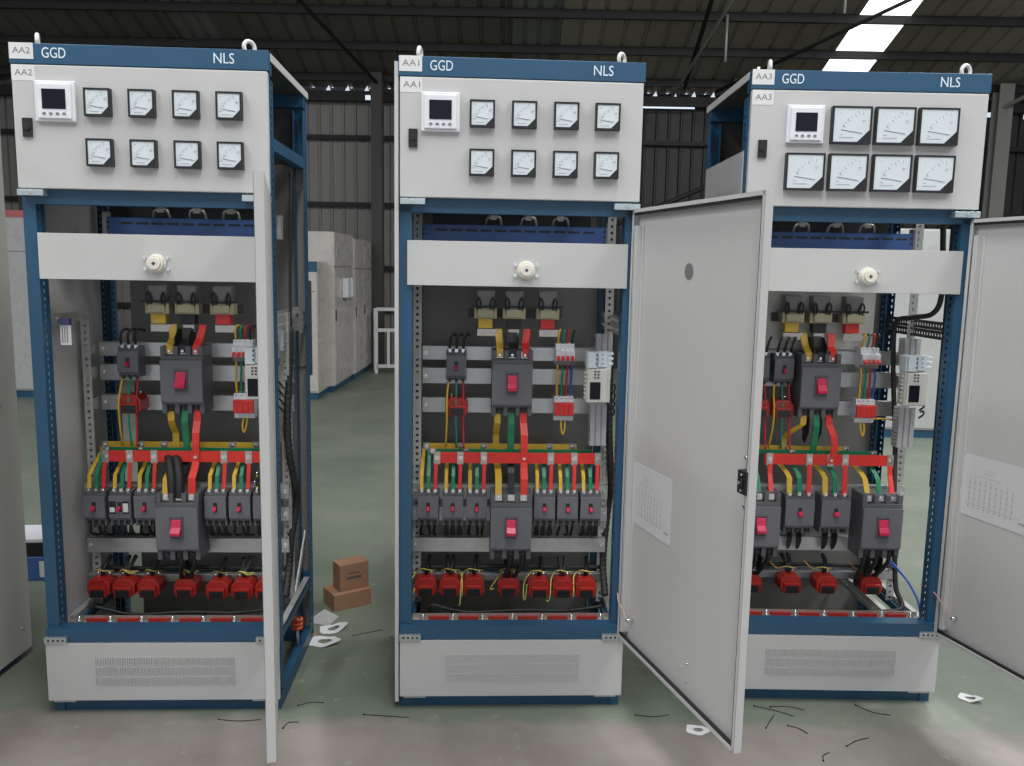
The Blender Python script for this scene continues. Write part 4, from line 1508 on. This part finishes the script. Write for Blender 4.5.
# ------------------------------------------------------------------ other cabinets around
def plain_cabinet(name, x0, x1, y0, y1, h, m, label, doors=2, axis='x', cat='cabinet', group=None, extra=None):
    r = empty(name, ((x0 + x1) / 2, (y0 + y1) / 2, 0))
    a, b_ = (x1 - x0) / 2, (y1 - y0) / 2
    MB().box(-a, a, -b_, b_, .08, h).build('body', m, r, bevel=.006)
    MB().box(-a + .02, a - .02, -b_ + .02, b_ - .02, 0, .08).build('plinth', 'blue' if group != 'grey' else 'steel', r)
    if axis == 'x':      # doors on the +x face
        n = max(1, round((y1 - y0) / .8))
        for k in range(n):
            ya, yb = -b_ + k * 2 * b_ / n + .008, -b_ + (k + 1) * 2 * b_ / n - .008
            d = MB().box(a, a + .014, ya, yb, .10, h * .78).build('door', m, r, bevel=.004)
            MB().box(a + .014, a + .024, ya + .03, ya + .055, h * .45, h * .52).build('handle', 'black', d)
            d2 = MB().box(a, a + .014, ya, yb, h * .79, h - .015).build('instrument_panel', m, r, bevel=.004)
            MB().box(a + .014, a + .022, ya + .15, ya + .24, h * .85, h * .90).build('meter_window', 'duct', d2)
    else:
        for sx in (1, -1) if axis == '-xy' else (1,):
            pass
        n = max(1, round((x1 - x0) / .8))
        for k in range(n):
            xa, xb = -a + k * 2 * a / n + .008, -a + (k + 1) * 2 * a / n - .008
            d = MB().box(xa, xb, -b_ - .014, -b_, .10, h * .78).build('door', m, r, bevel=.004)
            MB().box(xa + .03, xa + .055, -b_ - .024, -b_ - .014, h * .45, h * .52).build('handle', 'black', d)
            d2 = MB().box(xa, xb, -b_ - .014, -b_, h * .79, h - .015).build('instrument_panel', m, r, bevel=.004)
            MB().box(xa + .15, xa + .27, -b_ - .022, -b_ - .014, h * .85, h * .91).build('meter_window', 'duct', d2)
    tag(r, label, cat, 'wrapped cabinets at the back of the hall')
    return r


w1 = plain_cabinet('wrapped_cabinet', -3.1, -2.22, 10.30, 11.50, 1.99, 'film', 'film-wrapped grey cabinet row behind AA2, section with two white boxes')
for yy in (-.05, .25):
    MB().box(.455, .53, yy - .10, yy + .10, 1.17, 1.42).build('meter_box', 'white', w1, bevel=.01)
plain_cabinet('wrapped_cabinet', -3.1, -2.20, 11.52, 12.85, 1.96, 'film', 'film-wrapped grey cabinet at the far end of the row by the wall')
w2 = plain_cabinet('display_cabinet', -3.25, -2.28, 9.70, 10.26, 1.62, 'film', 'blue-topped cabinet with long glass door before the wrapped row', axis='y')
MB().box(-.485, .485, -.295, -.28, 1.50, 1.62).build('top_band', 'blue', w2)
gl = MB()
gl.box(.10, .42, -.306, -.292, .30, 1.40)
gl.build('glass_pane', 'recess', w2, bevel=.03)
MB().box(.05, .30, -.306, -.292, .06, .20).build('blue_plate', 'midblue', w2)
tp = plain_cabinet('wrapped_cabinet', -3.9, -2.245, 4.0 + .0, 4.55, 1.80, 'filmwhite', 'film-wrapped white cabinet with red tape glimpsed behind AA2', axis='y') if False else None
w3 = plain_cabinet('wrapped_cabinet', -7.08, -5.23, 9.5, 10.1, 2.12, 'filmwhite', 'film-wrapped white cabinet with red tape beyond the outer post of AA2', axis='y')
MB().box(-.925, .925, -.318, -.30, 2.05, 2.13).build('tape_band', 'tape', w3)
w3b = MB()
for k in range(3):
    w3b.box(.30, .36, -.325, -.31, .35 + .6 * k, .47 + .6 * k)
w3b.build('handle', 'black', w3)
# white wrapped cabinets seen through AA3's open side
for k in range(4):
    plain_cabinet('wrapped_cabinet', 2.4 + k * .95, 3.32 + k * .95, 8.0 + .02 * k, 8.8, 2.02, 'filmwhite',
                  'film-wrapped white cabinet seen through the open side of AA3, ' + ('behind its inner post', 'behind its metering module', 'behind its front post', 'hidden mostly by its door')[k], axis='y')
# pallet and boxes low behind AA2
cb = empty('storage_box', (-2.42, 4.05, 0), .1)
MB().box(-.20, .20, -.14, .14, 0, .12).build('carton', 'midblue', cb, bevel=.004)
for x in (-.15, -.02, .10):
    MB().box(x, x + .05, -.1415, -.139, .02, .10).build('label_patch', 'sticker', cb)
MB().box(-.19, .19, -.13, .13, .12, .19).build('tray', 'black', cb)
MB().box(-.17, .17, -.12, .12, .19, .205).build('lid', 'white', cb)
tag(cb, 'blue carton with white patches and black tray behind the post of AA2', 'box')
# white welded stand by the far wall
q = empty('metal_stand', (-1.80, 12.6, 0), .2)
for x, y_ in ((-.28, -.2), (.28, -.2), (-.28, .2), (.28, .2)):
    MB().box(x - .025, x + .025, y_ - .025, y_ + .025, 0, .95).build('leg', 'sticker', q)
for z in (.08, .62, .93):
    MB().box(-.28, .28, -.225, -.185, z, z + .05).build('crossbar', 'sticker', q)
for x in (-.12, .04):
    MB().box(x, x + .04, -.222, -.19, .1, .62).build('upright', 'sticker', q)
tag(q, 'white welded metal stand by the corrugated wall, past the wrapped cabinets', 'metal stand')

# grey closed cabinet at the edge of the picture
g = empty('closed_cabinet', (-2.32, 2.72, 0))
mb = MB().box(-.40, .415, -.62, .44, .03, 2.155)
mb.build('body', 'sidegrey', g, bevel=.003)
q = MB()
for yy, z in ((.37, 1.56), (.33, 1.02), (.38, .13), (.40, 2.10)):
    q.cyl((.415, yy, z), (.420, yy, z), .008, 12)
q.build('screw', 'zincdull', g)
MB().box(-.38, .39, -.58, .40, 0, .03).build('plinth', 'blue', g)
tag(g, 'plain grey side of a tall closed cabinet standing beside AA2', 'cabinet')
